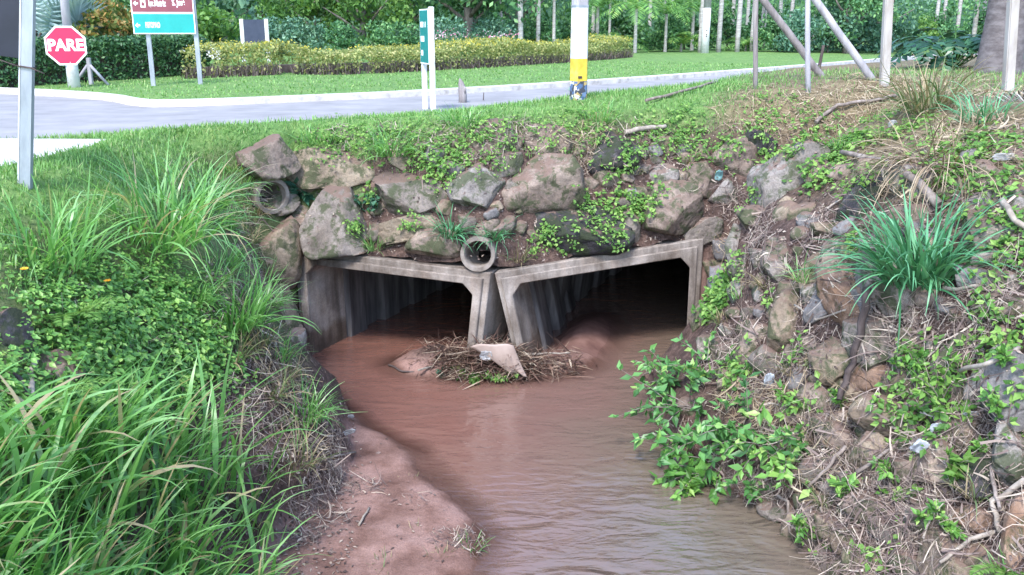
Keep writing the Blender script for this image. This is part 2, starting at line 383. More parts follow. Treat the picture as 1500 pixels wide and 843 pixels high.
# ------------------------------------------------------------------ tunnel bed, water
def build_bed():
    xs = np.arange(-4.5, 11, .09); ds = np.concatenate([np.arange(-.3, 4, .09), np.arange(4, 15, .4)])
    X, D = np.meshgrid(xs, ds); Y = yw(X)+D + 0
    Z = bed(X, np.minimum(Y, 60)) - .006
    V = np.stack([X, Y, Z], -1).reshape(-1, 3); ny, nx = X.shape
    i = np.arange(ny*nx).reshape(ny, nx); Q = np.stack([i[:-1,:-1], i[:-1,1:], i[1:,1:], i[1:,:-1]], -1).reshape(-1, 4)
    m = mat_noise('tunnel_sediment', [(.3,(.10,.052,.045)), (.5,(.165,.09,.076)), (.7,(.23,.135,.115))], 3, .8, .3, .02)
    tag(link('stream_bed', mesh_np('stream_bed', V, Q, m, True)), kind='structure')
build_bed()
def build_water():
    ys = np.concatenate([np.arange(-30, 4, .8), np.arange(4, 14.5, .12), np.arange(14.5, 28, .6)]); xs = np.concatenate([np.arange(-4, 4.2, .12), np.arange(4.2, 11, .5)])
    X, Y = np.meshgrid(xs, ys)
    Z = np.zeros_like(X); V = np.stack([X, Y, Z], -1).reshape(-1, 3); ny, nx = X.shape
    i = np.arange(ny*nx).reshape(ny, nx); Q = np.stack([i[:-1,:-1], i[:-1,1:], i[1:,1:], i[1:,:-1]], -1).reshape(-1, 4)
    xq = V[Q][:,:,0].mean(1); yq = V[Q][:,:,1].mean(1)
    keep = (yq > 12.9) | (xq < 5); Q = Q[keep]
    me = mesh_np('stream_water', V, Q, None, True)
    dep = -np.clip(bed(X, Y), -9, 0)
    a = me.attributes.new('depth', 'FLOAT', 'POINT'); a.data.foreach_set('value', dep.ravel().astype(np.float32))
    # the silt cloud is redder towards the sand bar, greyer in the deeper right half
    sl = sst(-2.2, 2.6, X - .22*(Y-9) + .5*fbm(np.stack([X*.7, Y*.7, X*0], -1), 3, 41))
    a = me.attributes.new('silt', 'FLOAT', 'POINT'); a.data.foreach_set('value', sl.ravel().astype(np.float32))
    rf = sst(9.8, 7.6, Y - .35*X + .4*fbm(np.stack([X*.9, Y*.9, X*0], -1), 3, 43))
    a = me.attributes.new('riffle', 'FLOAT', 'POINT'); a.data.foreach_set('value', rf.ravel().astype(np.float32))
    m = bpy.data.materials.new('silty_water'); nt = nodes(m)
    d = N(nt, 'ShaderNodeAttribute', attribute_name='depth'); s = N(nt, 'ShaderNodeAttribute', attribute_name='silt')
    nz = noise_tex(nt, 1.1, 5, .6)
    r = ramp(nt, [(0, (.20,.097,.075)), (.45, (.19,.112,.092)), (1, (.145,.115,.088))]); nt.links.new(math_n(nt, 'ADD', s.outputs['Fac'], math_n(nt, 'MULTIPLY', math_n(nt, 'SUBTRACT', nz.outputs['Fac'], .5), .5)), r.inputs['Fac'])
    rp1 = noise_tex(nt, 3.2, 2, .5, dist=.9, stretch=(.6, 1.5, 1)); rp2 = noise_tex(nt, 12, 3, .6, dist=.6, stretch=(.6, 1.5, 1))
    h = math_n(nt, 'ADD', rp1.outputs['Fac'], math_n(nt, 'MULTIPLY', rp2.outputs['Fac'], .32))
    rp0 = noise_tex(nt, 1.3, 2, .5, dist=1.2, stretch=(.8, 1.25, 1)); h = math_n(nt, 'ADD', h, math_n(nt, 'MULTIPLY', rp0.outputs['Fac'], 1.8))
    b = finish(nt, r.outputs['Color'], .03, h, .42, .06, 1.0)
    b.inputs['IOR'].default_value = 1.6
    ri = N(nt, 'ShaderNodeAttribute', attribute_name='riffle'); bp = [n for n in nt.nodes if n.type == 'BUMP'][0]
    nt.links.new(math_n(nt, 'ADD', math_n(nt, 'MULTIPLY', ri.outputs['Fac'], .42), .26), bp.inputs['Strength'])
    al = N(nt, 'ShaderNodeMapRange'); al.inputs['From Min'].default_value = 0; al.inputs['From Max'].default_value = .2; al.inputs['To Min'].default_value = .2; al.inputs['To Max'].default_value = .93
    nt.links.new(d.outputs['Fac'], al.inputs['Value']); nt.links.new(al.outputs[0], b.inputs['Alpha'])
    me.materials.append(m)
    tag(link('stream_water', me), kind='structure')
build_water()

# ------------------------------------------------------------------ road, kerb, pad
M_ASPH = mat_noise('pale_asphalt', [(.3,(0.190,0.185,0.190)), (.5,(0.241,0.235,0.239)), (.7,(0.291,0.282,0.282))], 1.2, .85, .25, .01)
M_KERB = mat_noise('kerb_concrete', [(.3,(.28,.25,.23)), (.45,(.46,.43,.41)), (.7,(.6,.575,.56))], 4, .85, .3, .01)
def offset(L, d):
    o = []
    for i in range(len(L)):
        t = L[min(i+1, len(L)-1)]-L[max(i-1, 0)]; t = t/np.hypot(*t); o.append(L[i]+np.array([-t[1], t[0]])*d)
    return np.array(o)
def build_road():
    n = 160
    def resample(L):
        s = np.concatenate([[0], np.cumsum(np.hypot(*np.diff(L, axis=0).T))]); t = np.linspace(0, 1, n)**1.0*s[-1]
        return np.stack([np.interp(t, s, L[:,0]), np.interp(t, s, L[:,1])], -1)
    A = resample(offset(FARd, .02)); B = resample(offset(NEARd, -.25))
    k = 7; V = []; 
    for i in range(n):
        for j in range(k): 
            p = A[i]*(1-j/(k-1))+B[i]*j/(k-1); V.append((p[0], p[1], ROADZ+.004))
    I = np.arange(n*k).reshape(n, k); Q = np.stack([I[:-1,:-1], I[1:,:-1], I[1:,1:], I[:-1,1:]], -1).reshape(-1, 4)
    tag(link('road', mesh_np('road', V, Q, M_ASPH)), kind='structure')
    # kerb: a real step along the far side
    P0 = dense(FAR, it=3); L = [offset(P0, e) for e in (0, .005, .02, .18, .19)]; Z = [ROADZ-.05, ROADZ+.11, ROADZ+.13, ROADZ+.13, ROADZ-.05]
    V = []
    for i in range(len(P0)):
        for l, z in zip(L, Z): V.append((l[i][0], l[i][1], z))
    I = np.arange(len(P0)*5).reshape(-1, 5); Q = np.stack([I[:-1,:-1], I[1:,:-1], I[1:,1:], I[:-1,1:]], -1).reshape(-1, 4)
    tag(link('kerb', mesh_np('kerb', V, Q, M_KERB)), kind='structure')
    # dirt drifted against the kerb corner
    # concrete pad on the near side of the junction
    pl = [tuple(p) for p in PADP]
    m = MB(); m.prism(pl[::-1], 3.2, 3.47)
    tag(m.build('pavement', mat_noise('pad_concrete', [(.3,(.38,.36,.34)), (.5,(.5,.475,.455)), (.7,(.6,.575,.55))], 4, .85, .3, .01)), kind='structure')
build_road()

# ------------------------------------------------------------------ box culverts
M_CONC = bpy.data.materials.new('weathered_concrete')
def _conc():
    nt = nodes(M_CONC)
    a = noise_tex(nt, 1.6, 7, .65, dist=.3); st = noise_tex(nt, 5, 6, .65, stretch=(1.0, 1.0, .12)); f = noise_tex(nt, 40, 5, .7)
    r = ramp(nt, [(.3,(.10,.078,.062)), (.45,(.21,.175,.15)), (.6,(.32,.28,.25)), (.75,(.40,.36,.33))]); nt.links.new(a.outputs['Fac'], r.inputs['Fac'])
    r2 = ramp(nt, [(.32,(.42,.40,.38)), (.55,(1,1,1)), (.75,(1.15,1.05,.98))]); nt.links.new(st.outputs['Fac'], r2.inputs['Fac'])
    c = mixrgb(nt, .85, r.outputs['Color'], r2.outputs['Color'], 'MULTIPLY')
    r3 = ramp(nt, [(.3,(.75,.75,.75)), (.6,(1.08,1.08,1.08))]); nt.links.new(f.outputs['Fac'], r3.inputs['Fac'])
    c = mixrgb(nt, .8, c, r3.outputs['Color'], 'MULTIPLY')
    g = N(nt, 'ShaderNodeNewGeometry'); sz = N(nt, 'ShaderNodeSeparateXYZ'); nt.links.new(g.outputs['Position'], sz.inputs[0])
    tl = ramp(nt, [(.0, (.38,.30,.25)), (.30, (.5,.42,.36)), (.42, (1,1,1))]); nt.links.new(math_n(nt, 'ADD', sz.outputs['Z'], math_n(nt, 'MULTIPLY', math_n(nt, 'SUBTRACT', a.outputs['Fac'], .5), .35)), tl.inputs['Fac'])
    c = mixrgb(nt, .85, c, tl.outputs['Color'], 'MULTIPLY')
    finish(nt, c, .88, math_n(nt, 'ADD', f.outputs['Fac'], st.outputs['Fac']), .45, .02, .25)
_conc()
M_TUNSHADE = mat_noise('tunnel_shade_concrete', [(.3,(0.035,0.032,0.032)), (.48,(0.088,0.080,0.080)), (.62,(0.152,0.141,0.138)), (.75,(0.240,0.224,0.216))], 4, .8, .5, .02, stretch=(1,1,.15))  # inner rings coloured darker than the frames to paint in the tunnel's shade
TD = Vector((math.sin(R(25)), math.cos(R(25)), 0))
def ring(corners, th, d0, d1, ch=.16, shrink=0.0):
    """one precast ring: corners TL,TR,BR,BL of its outer outline, wall thickness th, from d0 to d1 along the tunnel"""
    TL, TR, BR, BL = [Vector(c) for c in corners]
    W = (TR-TL).length; H = (TL-BL).length
    def P(u, v): # metres from left, from top
        a, b = u/W, v/H
        return (TL*(1-a)+TR*a)*(1-b) + (BL*(1-a)+BR*a)*b
    s = shrink; t = th
    outer = [(s, t+ch), (s, s), (t+ch, s), (W-t-ch, s), (W-s, s), (W-s, t+ch), (W-s, H-t), (W-t, H), (t, H), (s, H-t)]
    inner = [(t, t+ch), (t+ch*.5, t+ch*.5), (t+ch, t), (W-t-ch, t), (W-t-ch*.5, t+ch*.5), (W-t, t+ch), (W-t, H-t), (W-t, H-t), (t, H-t), (t, H-t)]
    b = bmesh.new(); n = len(outer)
    A = [b.verts.new(P(*p)+TD*d0) for p in outer]; B = [b.verts.new(P(*p)+TD*d0) for p in inner]
    A2 = [b.verts.new(P(*p)+TD*d1) for p in outer]; B2 = [b.verts.new(P(*p)+TD*d1) for p in inner]
    for i in range(n):
        j = (i+1) % n
        for q in ((A[i],A[j],B[j],B[i]), (A2[j],A2[i],B2[i],B2[j]), (A[j],A[i],A2[i],A2[j]), (B[i],B[j],B2[j],B2[i])):
            b.faces.new(q)
    bmesh.ops.remove_doubles(b, verts=b.verts, dist=1e-4); bmesh.ops.dissolve_degenerate(b, dist=1e-4, edges=b.edges)
    bmesh.ops.bevel(b, geom=[e for e in b.edges if len(e.link_faces) == 2 and e.calc_face_angle() > .5], offset=.012, segments=1, affect='EDGES')
    m = MB(); m.add(b); return m
def culvert(name, corners, label, ang=25):
    global TD
    TD = Vector((math.sin(R(ang)), math.cos(R(ang)), 0))
    c0 = (Vector(corners[2])+Vector(corners[3]))/2
    e = empty(name, c0); tag(e, label, 'culvert')
    def put(m, nm):
        o = m.build(nm, M_CONC, e); o.matrix_parent_inverse = Matrix.Translation(-c0); return o
    put(ring(corners, .20, 0.06, .95), 'entrance_frame')
    put(ring(corners, .205, 0.0, .058, shrink=.085), 'raised_lip')
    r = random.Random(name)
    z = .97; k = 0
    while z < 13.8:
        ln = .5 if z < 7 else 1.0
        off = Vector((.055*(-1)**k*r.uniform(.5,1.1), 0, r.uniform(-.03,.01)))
        o = put(ring([Vector(c)+off for c in corners], .17+.04*r.random(), z, z+ln-.03), 'precast_ring'); o.data.materials[0] = M_TUNSHADE
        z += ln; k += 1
    # added slab past the last ring, keeps daylight out of the far end
    TL, TR, BR, BL = [Vector(c)+TD*13.9 for c in corners]
    b = MB(); v = [b.bm.verts.new(p) for p in (TL, TR, BR, BL)]+[b.bm.verts.new(p+TD*.4) for p in (TL, TR, BR, BL)]
    for f in ((0,1,2,3),(4,7,6,5),(0,4,5,1),(1,5,6,2),(2,6,7,3),(3,7,4,0)): b.bm.faces.new([v[i] for i in f])
    put(b, 'light_stop_slab')
culvert('box_culvert', [(-3.26,13.25,1.65), (-.33,12.5,1.47), (-.56,12.5,-.4), (-3.22,13.25,-.4)], 'left concrete box culvert sagging right, its ribbed left wall in view')
culvert('box_culvert', [(-.265,12.5,1.47), (2.86,13.45,1.75), (2.84,13.45,-.4), (.16,12.5,-.4)], 'right concrete box culvert sagging left, the one beside the stony right bank', 15)
# ------------------------------------------------------------------ rocks
ROCK = {
 'grey':  mat_rock('grey_rock',  [(0.079,0.065,0.055),(0.167,0.142,0.124),(0.233,0.200,0.177),(0.308,0.271,0.245)], .5, .568),
 'lgrey': mat_rock('pale_grey_rock', [(0.123,0.107,0.098),(0.220,0.196,0.181),(0.290,0.262,0.242),(0.352,0.318,0.295)], .5, .562),
 'blue':  mat_rock('blue_grey_rock', [(0.079,0.076,0.075),(0.158,0.149,0.148),(0.220,0.208,0.206),(0.299,0.284,0.276)], .2, .52),
 'brown': mat_rock('brown_grey_rock', [(0.106,0.077,0.062),(0.202,0.155,0.129),(0.273,0.215,0.178),(0.352,0.284,0.232)], .5, .56),
 'tan':   mat_rock('tan_rock',   [(0.132,0.099,0.071),(0.220,0.172,0.129),(0.282,0.228,0.170),(0.334,0.280,0.220)], .5, .56),
 'orange':mat_rock('orange_rock',[(0.132,0.077,0.050),(0.220,0.138,0.095),(0.282,0.194,0.145),(0.299,0.241,0.199)], .2, .5),
 'dark':  mat_rock('dark_mossy_rock', [(.018,.018,.022),(.04,.037,.042),(.065,.06,.065),(.16,.15,.155)], .6, .25, mosscol=(.03,.04,.02)),
}
_ico = {}
def ico(sub):
    if sub not in _ico:
        b = bmesh.new(); bmesh.ops.create_icosphere(b, subdivisions=sub, radius=1)
        b.verts.ensure_lookup_table()
        _ico[sub] = (np.array([v.co[:] for v in b.verts]), np.array([[v.index for v in f.verts] for f in b.faces])); b.free()
    return _ico[sub]
def rock_shape(seed, size, blocky=.5, sub=4):
    V, Fc = ico(sub); r = np.random.default_rng(seed)
    p = 2.0 + 3.2*blocky
    n = (np.abs(V)**p).sum(1)**(1/p); S = V/n[:,None]
    # knocked-off faces
    for _ in range(int(8+6*blocky)):
        a = r.normal(size=3); a /= np.linalg.norm(a); k = r.uniform(.55, .92)
        d = S@a; S = S - np.maximum(d-k, 0)[:,None]*a*.97
    S = S/np.abs(S).max(0)
    q = S + r.uniform(-50, 50, 3)
    size = np.asarray(size)
    S = S*(1 + .07*fbm(q*1.1, 3, seed % 97) + .055*fbm(q*3.2, 5, seed % 89) + .02*fbm(q*11, 3, seed % 71))[:,None]
    # shallow cracks
    cr = np.abs(fbm(q*1.4, 3, seed % 83)); S = S*(1-.07*np.exp(-(cr/.03)**2))[:,None]
    return S*size*.5, Fc
ROCKS = []
def rock(px, py, w, h, rot=0, mat='grey', label=None, bl=.5, depth=.75, sink=.12, group=None, sub=None, name='boulder', cat='rock', at=None, tilt=0):
    seed = 1000 + len(ROCKS)*7
    k_ = 1.28 if (group is None and w > 40) else 1.22
    w *= k_; h *= k_
    p, n, t = hit(px, py) if at is None else at
    sw, sh = w/F*t, h/F*t; sd_ = depth*math.sqrt(sw*sh)
    S, Fc = rock_shape(seed, (sw*1.04, sd_, sh*1.04), bl, sub or (5 if w > 55 else 4 if w > 28 else 3))
    d = (p-CAM).normalized()
    # axes: x across, z up in view, y away; y turned part-way to the slope
    yv = (d*.55 - Vector(n)*.45).normalized(); xv = yv.cross(Vector((0,0,1))).normalized(); zv = xv.cross(yv)
    M = Matrix((xv, yv, zv)).transposed() @ Matrix.Rotation(R(-rot), 3, 'Y')
    S = S @ np.array(M).T
    if px > 1150 and py > 570: sink = -.05
    c = p + yv*(sd_*sink)
    me = mesh_np(name, S, Fc, ROCK[mat], True)
    o = link(name, me, None, c); tag(o, label, cat, group)
    ROCKS.append(o); BV.append(S+np.array(c)); BF.append(Fc)
    return o
# head wall, left to right
rock(392,232,66,54,12,'brown','rounded brown boulder at the lawn edge above the left drain pipe',.3,sink=-.3)
rock(488,252,150,54,3,'tan','long flat beige slab of stone topping the wall above the left culvert',.75,depth=.9)
rock(498,323,86,92,2,'grey','big square grey boulder standing on the left culvert roof',.85,depth=.8,sink=.0)
rock(606,284,98,62,10,'grey','grey trapezoid block right of the long beige slab',.85)
rock(606,335,92,34,14,'tan','yellowish flat stone under the grey trapezoid block',.7)
rock(637,352,66,42,4,'brown','brown slab lying on the left culvert roof near the drain pipe',.8)
rock(697,273,66,62,20,'lgrey','pale grey boulder above the round drain pipe',.5)
rock(742,238,36,44,-25,'grey','small dark wedge of stone at the wall top between two boulders',.6)
rock(718,206,58,46,8,'brown','soil-coated purple brown rock under the lawn edge above the pipe',.3)
rock(808,266,128,86,2,'brown','widest brown boulder in the middle of the head wall',.45)
rock(792,212,70,44,0,'brown','dusty rock covered by dry grass above the widest boulder',.3)
rock(845,338,128,56,-4,'dark','black mossy boulder sitting on the right culvert roof',.5,sink=.05)
rock(898,222,66,48,12,'dark','black wet boulder under the pale log at the wall top',.55,sink=.05)
rock(979,313,76,72,0,'brown','rounded brown boulder over the right culvert corner',.45,sink=.02)
rock(922,332,36,44,18,'grey','narrow grey stone between the black mossy and brown boulders',.6)
rock(966,262,42,36,-14,'lgrey','pale stone half buried above the rounded brown boulder',.4)
rock(1030,262,46,46,0,'brown','brown stone sunk in roots left of the tall pale boulder',.4)
rock(1085,240,62,60,15,'brown','brown boulder leaning on the tall pale cracked boulder',.45)
rock(1156,274,96,98,8,'lgrey','tall pale grey boulder with cracks on the right bank',.6)
rock(1118,213,46,28,-20,'dark','dark slot stone above the tall pale boulder',.5)
rock(1030,338,44,36,0,'grey','grey stone tucked above the right culvert post',.5)
rock(1076,357,36,50,-12,'lgrey','upright pale stone right of the culvert top corner',.6)
rock(1140,385,44,60,15,'grey','grey stone under the mat of dry roots',.5)
rock(1107,320,48,36,0,'brown','low brown stone below the tall pale boulder',.35)
rock(1215,338,46,20,12,'tan','flat pale brick-like slab left of the big grass tuft',1.0,depth=1.1,sub=4)
rock(1222,367,38,30,-4,'lgrey','small grey block directly under the flat brick-like slab',.7)
rock(1255,300,58,74,-8,'dark','shaded dark rock under creepers right of the tall pale boulder',.5)
rock(1340,275,58,46,-8,'lgrey','whitish stone above the big grass tuft',.45)
rock(1287,388,66,86,-18,'lgrey','large whitish stone behind the left blades of the big grass tuft',.45,sink=.05)
rock(1316,438,64,64,10,'grey','grey stone below the big grass tuft',.5)
rock(1196,395,40,60,10,'tan','tan stone beside the orange brown boulder',.45)
rock(1240,437,66,76,12,'orange','orange brown boulder in the middle of the right bank',.5)
rock(1205,450,36,52,-15,'blue','blue grey wedge of stone beside the orange brown boulder',.6)
rock(1270,446,40,44,30,'blue','small blue grey stone on the right of the orange brown boulder',.5)
rock(1154,480,42,84,8,'tan','tall narrow tan stone standing upright in the right bank',.55)
rock(1224,525,60,66,15,'tan','round yellowish boulder left of the dark leaning stem',.3)
rock(1287,503,84,66,8,'grey','broad grey brown stone over the orange block',.6)
rock(1288,556,84,48,4,'orange','orange sandy block under the broad grey brown stone',.75)
rock(1034,462,44,46,0,'tan','tan stone against the right culvert post',.45)
rock(1064,520,44,36,0,'brown','brown stone at the foot of the right culvert post',.4)
rock(1100,505,46,60,0,'brown','earthy stone left of the tall narrow tan stone',.35)
rock(1428,410,48,44,0,'blue','blue grey stone at the right foot of the big grass tuft',.6)
rock(1440,340,58,70,10,'grey','grey stone right of the big grass tuft',.4)
rock(1456,380,44,30,0,'lgrey','pale flat stone above the tangle of roots at the right edge',.6)
rock(1450,562,44,66,-8,'lgrey','pale oval stone left of the largest grey boulder',.4)
rock(1494,588,84,104,-6,'blue','largest grey boulder cut by the right edge of the picture',.5)
rock(1484,672,60,86,6,'lgrey','pale boulder under the largest grey boulder at the right edge',.5)
rock(1402,640,54,58,24,'tan','rounded tan stone with the plastic bag draped on it',.4)
rock(1372,676,66,54,10,'brown','brown stone below the bagged tan stone',.5)
rock(1300,622,84,56,-10,'tan','wide low tan stone among the dead stems',.35)
rock(1280,672,66,54,10,'tan','tan stone under a fallen twig fork',.4)
rock(1332,690,60,46,0,'brown','brown stone beside the small green seedling',.4)
rock(1395,822,76,64,0,'tan','large rounded tan boulder at the bottom of the right bank',.35)
rock(1440,762,62,34,4,'orange','flat orange brown slab lying near the bottom right',1.0,depth=1.0)
rock(1496,780,36,120,2,'orange','tall brown slab cut by the bottom right edge',.9)
rock(1136,743,44,34,0,'grey','small round grey stone at the water edge of the right bank',.25)
rock(1212,690,60,44,0,'grey','grey stone hidden in straw near the water',.4)
rock(1430,700,50,60,0,'dark','dark stone behind a bare stem low on the right bank',.4)
rock(1400,520,54,66,10,'grey','grey stone above the fern seedlings on the right bank',.5)
rock(1360,560,50,50,0,'brown','brown stone right of the orange sandy block',.4)
# left of the culvert and left bank
rock(404,370,58,86,-6,'tan','mossy tan boulder against the left culvert post',.4)
rock(412,455,48,70,6,'tan','mossy stone low beside the left culvert post',.4)
rock(432,500,38,40,0,'grey','grey stone at the foot of the left culvert post',.4)
rock(410,300,44,28,0,'grey','flat grey stone under the left drain pipe',.6)
rock(442,262,46,34,0,'brown','brown stone between the round lawn boulder and the long slab',.4)
rock(448,330,44,50,0,'brown','brown stone left of the big square boulder',.35)
rock(22,500,66,64,30,'dark','dark brown boulder on the left bank by the picture edge',.4)
rock(82,545,62,76,-24,'brown','bare brown boulder in the creeping leaves of the left bank',.45)
rock(1012,600,40,30,0,'brown','muddy brown stone under the leafy bush by the water',.3)
rock(836,834,44,24,0,'blue','flat blue grey pebble stone at the tip of the sand bar',.4,name='pebble')
# smaller stones wedged between the large ones
PLACED = [(o.location.copy(), max(o.dimensions)*.42) for o in ROCKS]
def fill(n, x0, x1, y0, y1, mats, label, group, smin, smax, seed, avoid=None):
    r = random.Random(seed); k = 0; tries = 0
    while k < n and tries < n*60:
        tries += 1
        x, y = r.uniform(x0, x1), r.uniform(y0, y1)
        if avoid and avoid(x, y): continue
        s = r.uniform(smin, smax)
        p0 = hit(x, y)[0]
        if any((p0-q).length < .8*(rq+s/F*p0.y*.6) for q, rq in PLACED): continue
        rock(x, y, s*r.uniform(.9, 1.5), s, r.uniform(-30, 30), r.choice(mats), label, r.uniform(.3, .7), sink=.12, group=group, name='stone', sub=3); k += 1
        PLACED.append((p0, s/F*p0.y*.5))
wall_no = lambda x, y: y > 345 and 425 < x < 1030
fill(40, 440, 1030, 205, 380, ['grey','brown','tan','blue'], 'small stone wedged between the boulders of the head wall', 'small stones of the head wall', 14, 30, 3, wall_no)
fill(84, 1040, 1500, 230, 560, ['grey','brown','tan','lgrey','blue'], 'small stone wedged among the boulders of the upper right bank', 'small stones of the upper right bank', 18, 42, 4)
fill(46, 1160, 1500, 560, 843, ['grey','brown','tan','brown'], 'stone lying in dead stems of the lower right bank', 'stones of the lower right bank', 18, 52, 5, lambda x, y: y > 600+ (x-1000)*1.1 and x < 1250)
SB = bvh_all()

# ------------------------------------------------------------------ drain pipes
M_PIPE = mat_noise('pipe_concrete', [(.3,(.11,.09,.075)), (.5,(.22,.19,.165)), (.7,(.31,.275,.25))], 5, .9, .4, .01)
def drain(px, py, r, dirv, label, L=1.2):
    p, n, t = hit(px, py, SB); dirv = Vector(dirv).normalized(); rw = r/F*t
    b = bmesh.new(); seg = 40; prof_ = [(rw*.74, L), (rw*.74, .02), (rw*.77, 0), (rw*.97, 0), (rw, .02), (rw, L)]
    rings = []
    q = dirv.to_track_quat('Z', 'Y')
    for i in range(seg):
        a = 2*math.pi*i/seg; rings.append([b.verts.new(q @ Vector((math.cos(a)*rr, math.sin(a)*rr, -z))) for rr, z in prof_])
    for i in range(seg):
        for j in range(len(prof_)-1):
            f = b.faces.new((rings[i][j], rings[(i+1)%seg][j], rings[(i+1)%seg][j+1], rings[i][j+1])); f.smooth = j in (0, 4)
    b.faces.new([rr[0] for rr in rings])
    m = MB(); m.add(b)
    o = m.build('drain_pipe', M_PIPE, None, p + dirv*.15); tag(o, label, 'pipe')
    g = bpy.data.objects['ground'].data; b = bmesh.new(); b.from_mesh(g); c = p + dirv*.15   # the pipe's bore goes through the bank
    dead = [f for f in b.faces if (f.calc_center_median()-c).length < 1.1 and (((f.calc_center_median()-c) - dirv*(f.calc_center_median()-c).dot(dirv)).length < rw*.86)]
    bmesh.ops.delete(b, geom=dead, context='FACES'); b.to_mesh(g); b.free(); return o
drain(702, 371, 26, (-.12,-1,.10), 'round grey concrete drain pipe between the two culverts')
drain(393, 285, 27, (.62,-.75,-.05), 'chipped drain pipe under the rounded boulder on the left')
SB = bvh_all()
# ------------------------------------------------------------------ vegetation helpers
def norm(a): return a/np.maximum(np.linalg.norm(a, axis=-1, keepdims=True), 1e-9)
def blades(base, az, tilt, L, W, curl, seg=5, bias=None, r=None, crease=0):
    """ribbon grass blades; returns verts, quads, rnd"""
    r = r if r is not None else rng
    n = len(base); P = np.array(base, float); V = []; 
    side = np.stack([-np.sin(az), np.cos(az), np.zeros(n)], -1); tw = r.normal(0, .35, n)
    side = norm(side + np.stack([np.zeros(n), np.zeros(n), tw], -1))
    for k in range(seg+1):
        f = k/seg; w = W*.5*(min(1, .55+1.8*f))*(1-f**2.2)+.0012
        V += [P - side*w[:,None], P + side*w[:,None]]
        th = tilt + curl*(f**1.3)
        d = np.stack([np.cos(az)*np.sin(th), np.sin(az)*np.sin(th), np.cos(th)], -1)
        if bias is not None: d = norm(d + bias*(1-f*.6))
        P = P + d*(L/seg)[:,None]
    V = np.stack(V, 1)                                   # n, 2(seg+1), 3
    k = 2*(seg+1); off = (np.arange(n)*k)[:,None,None]
    q = np.array([[2*i, 2*i+1, 2*i+3, 2*i+2] for i in range(seg)])[None]
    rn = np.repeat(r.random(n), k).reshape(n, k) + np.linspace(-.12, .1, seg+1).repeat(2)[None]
    return V.reshape(-1, 3), (q+off).reshape(-1, 4), np.clip(rn, 0, 1).ravel()
def leaves(pos, dirv, nrm, L, W, fold=.18, r=None):
    """pointed leaves with a midrib crease; returns verts, tris, rnd"""
    r = r if r is not None else rng
    pos = np.asarray(pos, float); d = norm(np.asarray(dirv, float)); nr = np.asarray(nrm, float)
    s = norm(np.cross(d, nr)); nr = np.cross(s, d); L = np.asarray(L)[:,None]; W = np.asarray(W)[:,None]
    b = pos; t = pos+d*L - nr*L*.12; c = pos+d*L*.45 - nr*W*fold; l = pos+d*L*.38+s*W*.5; rr = pos+d*L*.38-s*W*.5
    V = np.stack([b, l, t, rr, c], 1); n = len(pos)
    T = np.array([[0,1,4],[1,2,4],[2,3,4],[3,0,4]])[None] + (np.arange(n)*5)[:,None,None]
    return V.reshape(-1, 3), T.reshape(-1, 3), np.repeat(r.random(n), 5)
def cloud(pos, size, r, up=.3):
    """loose leaf-sized faces for far crowns: diamonds in random attitudes"""
    n = len(pos); d = norm(r.normal(size=(n,3))); nn = norm(r.normal(size=(n,3))+np.array([0,0,up]))
    s = norm(np.cross(d, nn)); sz = (size*r.uniform(.6, 1.4, n))[:,None]
    V = np.stack([pos-d*sz*.6, pos+s*sz*.32, pos+d*sz*.6, pos-s*sz*.32], 1)
    return V.reshape(-1, 3), np.arange(n*4).reshape(n, 4), np.repeat(r.random(n), 4)
class Acc:
    def __init__(s): s.V = []; s.F = []; s.R = []; s.n = 0
    def add(s, vfr):
        v, f, r = vfr; s.V.append(v); s.F.append(f+s.n); s.R.append(r); s.n += len(v)
    def mesh(s, name, mat, smooth=True): return mesh_np(name, np.concatenate(s.V), np.concatenate(s.F), mat, smooth, np.concatenate(s.R))
def on_surface(p, n, off, tree=None):
    """drop a point near p back on to the ground or rock along -n"""
    q = Vector(p)+Vector(off)+Vector(n)*.5; h = (tree or SB).ray_cast(q, -Vector(n), 1.4)
    return (h[0], h[1]) if h[0] is not None else (None, None)

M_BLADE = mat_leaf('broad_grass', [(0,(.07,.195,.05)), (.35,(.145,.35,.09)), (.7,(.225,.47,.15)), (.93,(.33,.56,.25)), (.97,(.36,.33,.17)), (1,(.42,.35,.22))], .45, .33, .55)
M_BLADE2 = mat_leaf('dark_grass', [(0,(0.044,0.150,0.062)), (.5,(0.094,0.300,0.138)), (1,(0.200,0.463,0.250))], .25, .4, .45)
M_DRYBL = mat_leaf('drying_grass', [(0,(.10,.13,.045)), (.35,(.13,.20,.09)), (.6,(.25,.21,.12)), (1,(.36,.29,.19))], .2, .6, .25)
M_LAWN = mat_leaf('lawn_grass', [(0,(.09,.20,.05)), (.5,(.16,.33,.09)), (.85,(.23,.41,.13)), (1,(.32,.38,.17))], .3, .55, .3)
M_STRAW = mat_leaf('dead_straw', [(0,(0.063,0.044,0.041)), (.35,(0.138,0.101,0.092)), (.7,(0.247,0.190,0.170)), (.9,(0.380,0.310,0.259)), (1,(0.494,0.425,0.356))], .1, .75, .2)
M_RAFT = mat_leaf('raft_canes', [(0,(.035,.02,.017)), (.4,(.085,.048,.038)), (.75,(.17,.105,.08)), (.93,(.30,.22,.16)), (1,(.42,.35,.27))], .1, .75, .2)
M_PALE = mat_leaf('pale_straw', [(0,(.16,.115,.08)), (.4,(.30,.23,.155)), (.8,(.45,.37,.26)), (1,(.55,.47,.36))], .15, .7, .2)
M_CREEP = mat_leaf('creeper_leaves', [(0,(.045,.12,.025)), (.4,(.10,.23,.045)), (.75,(.17,.33,.07)), (1,(.27,.43,.11))], .35, .5, .35)
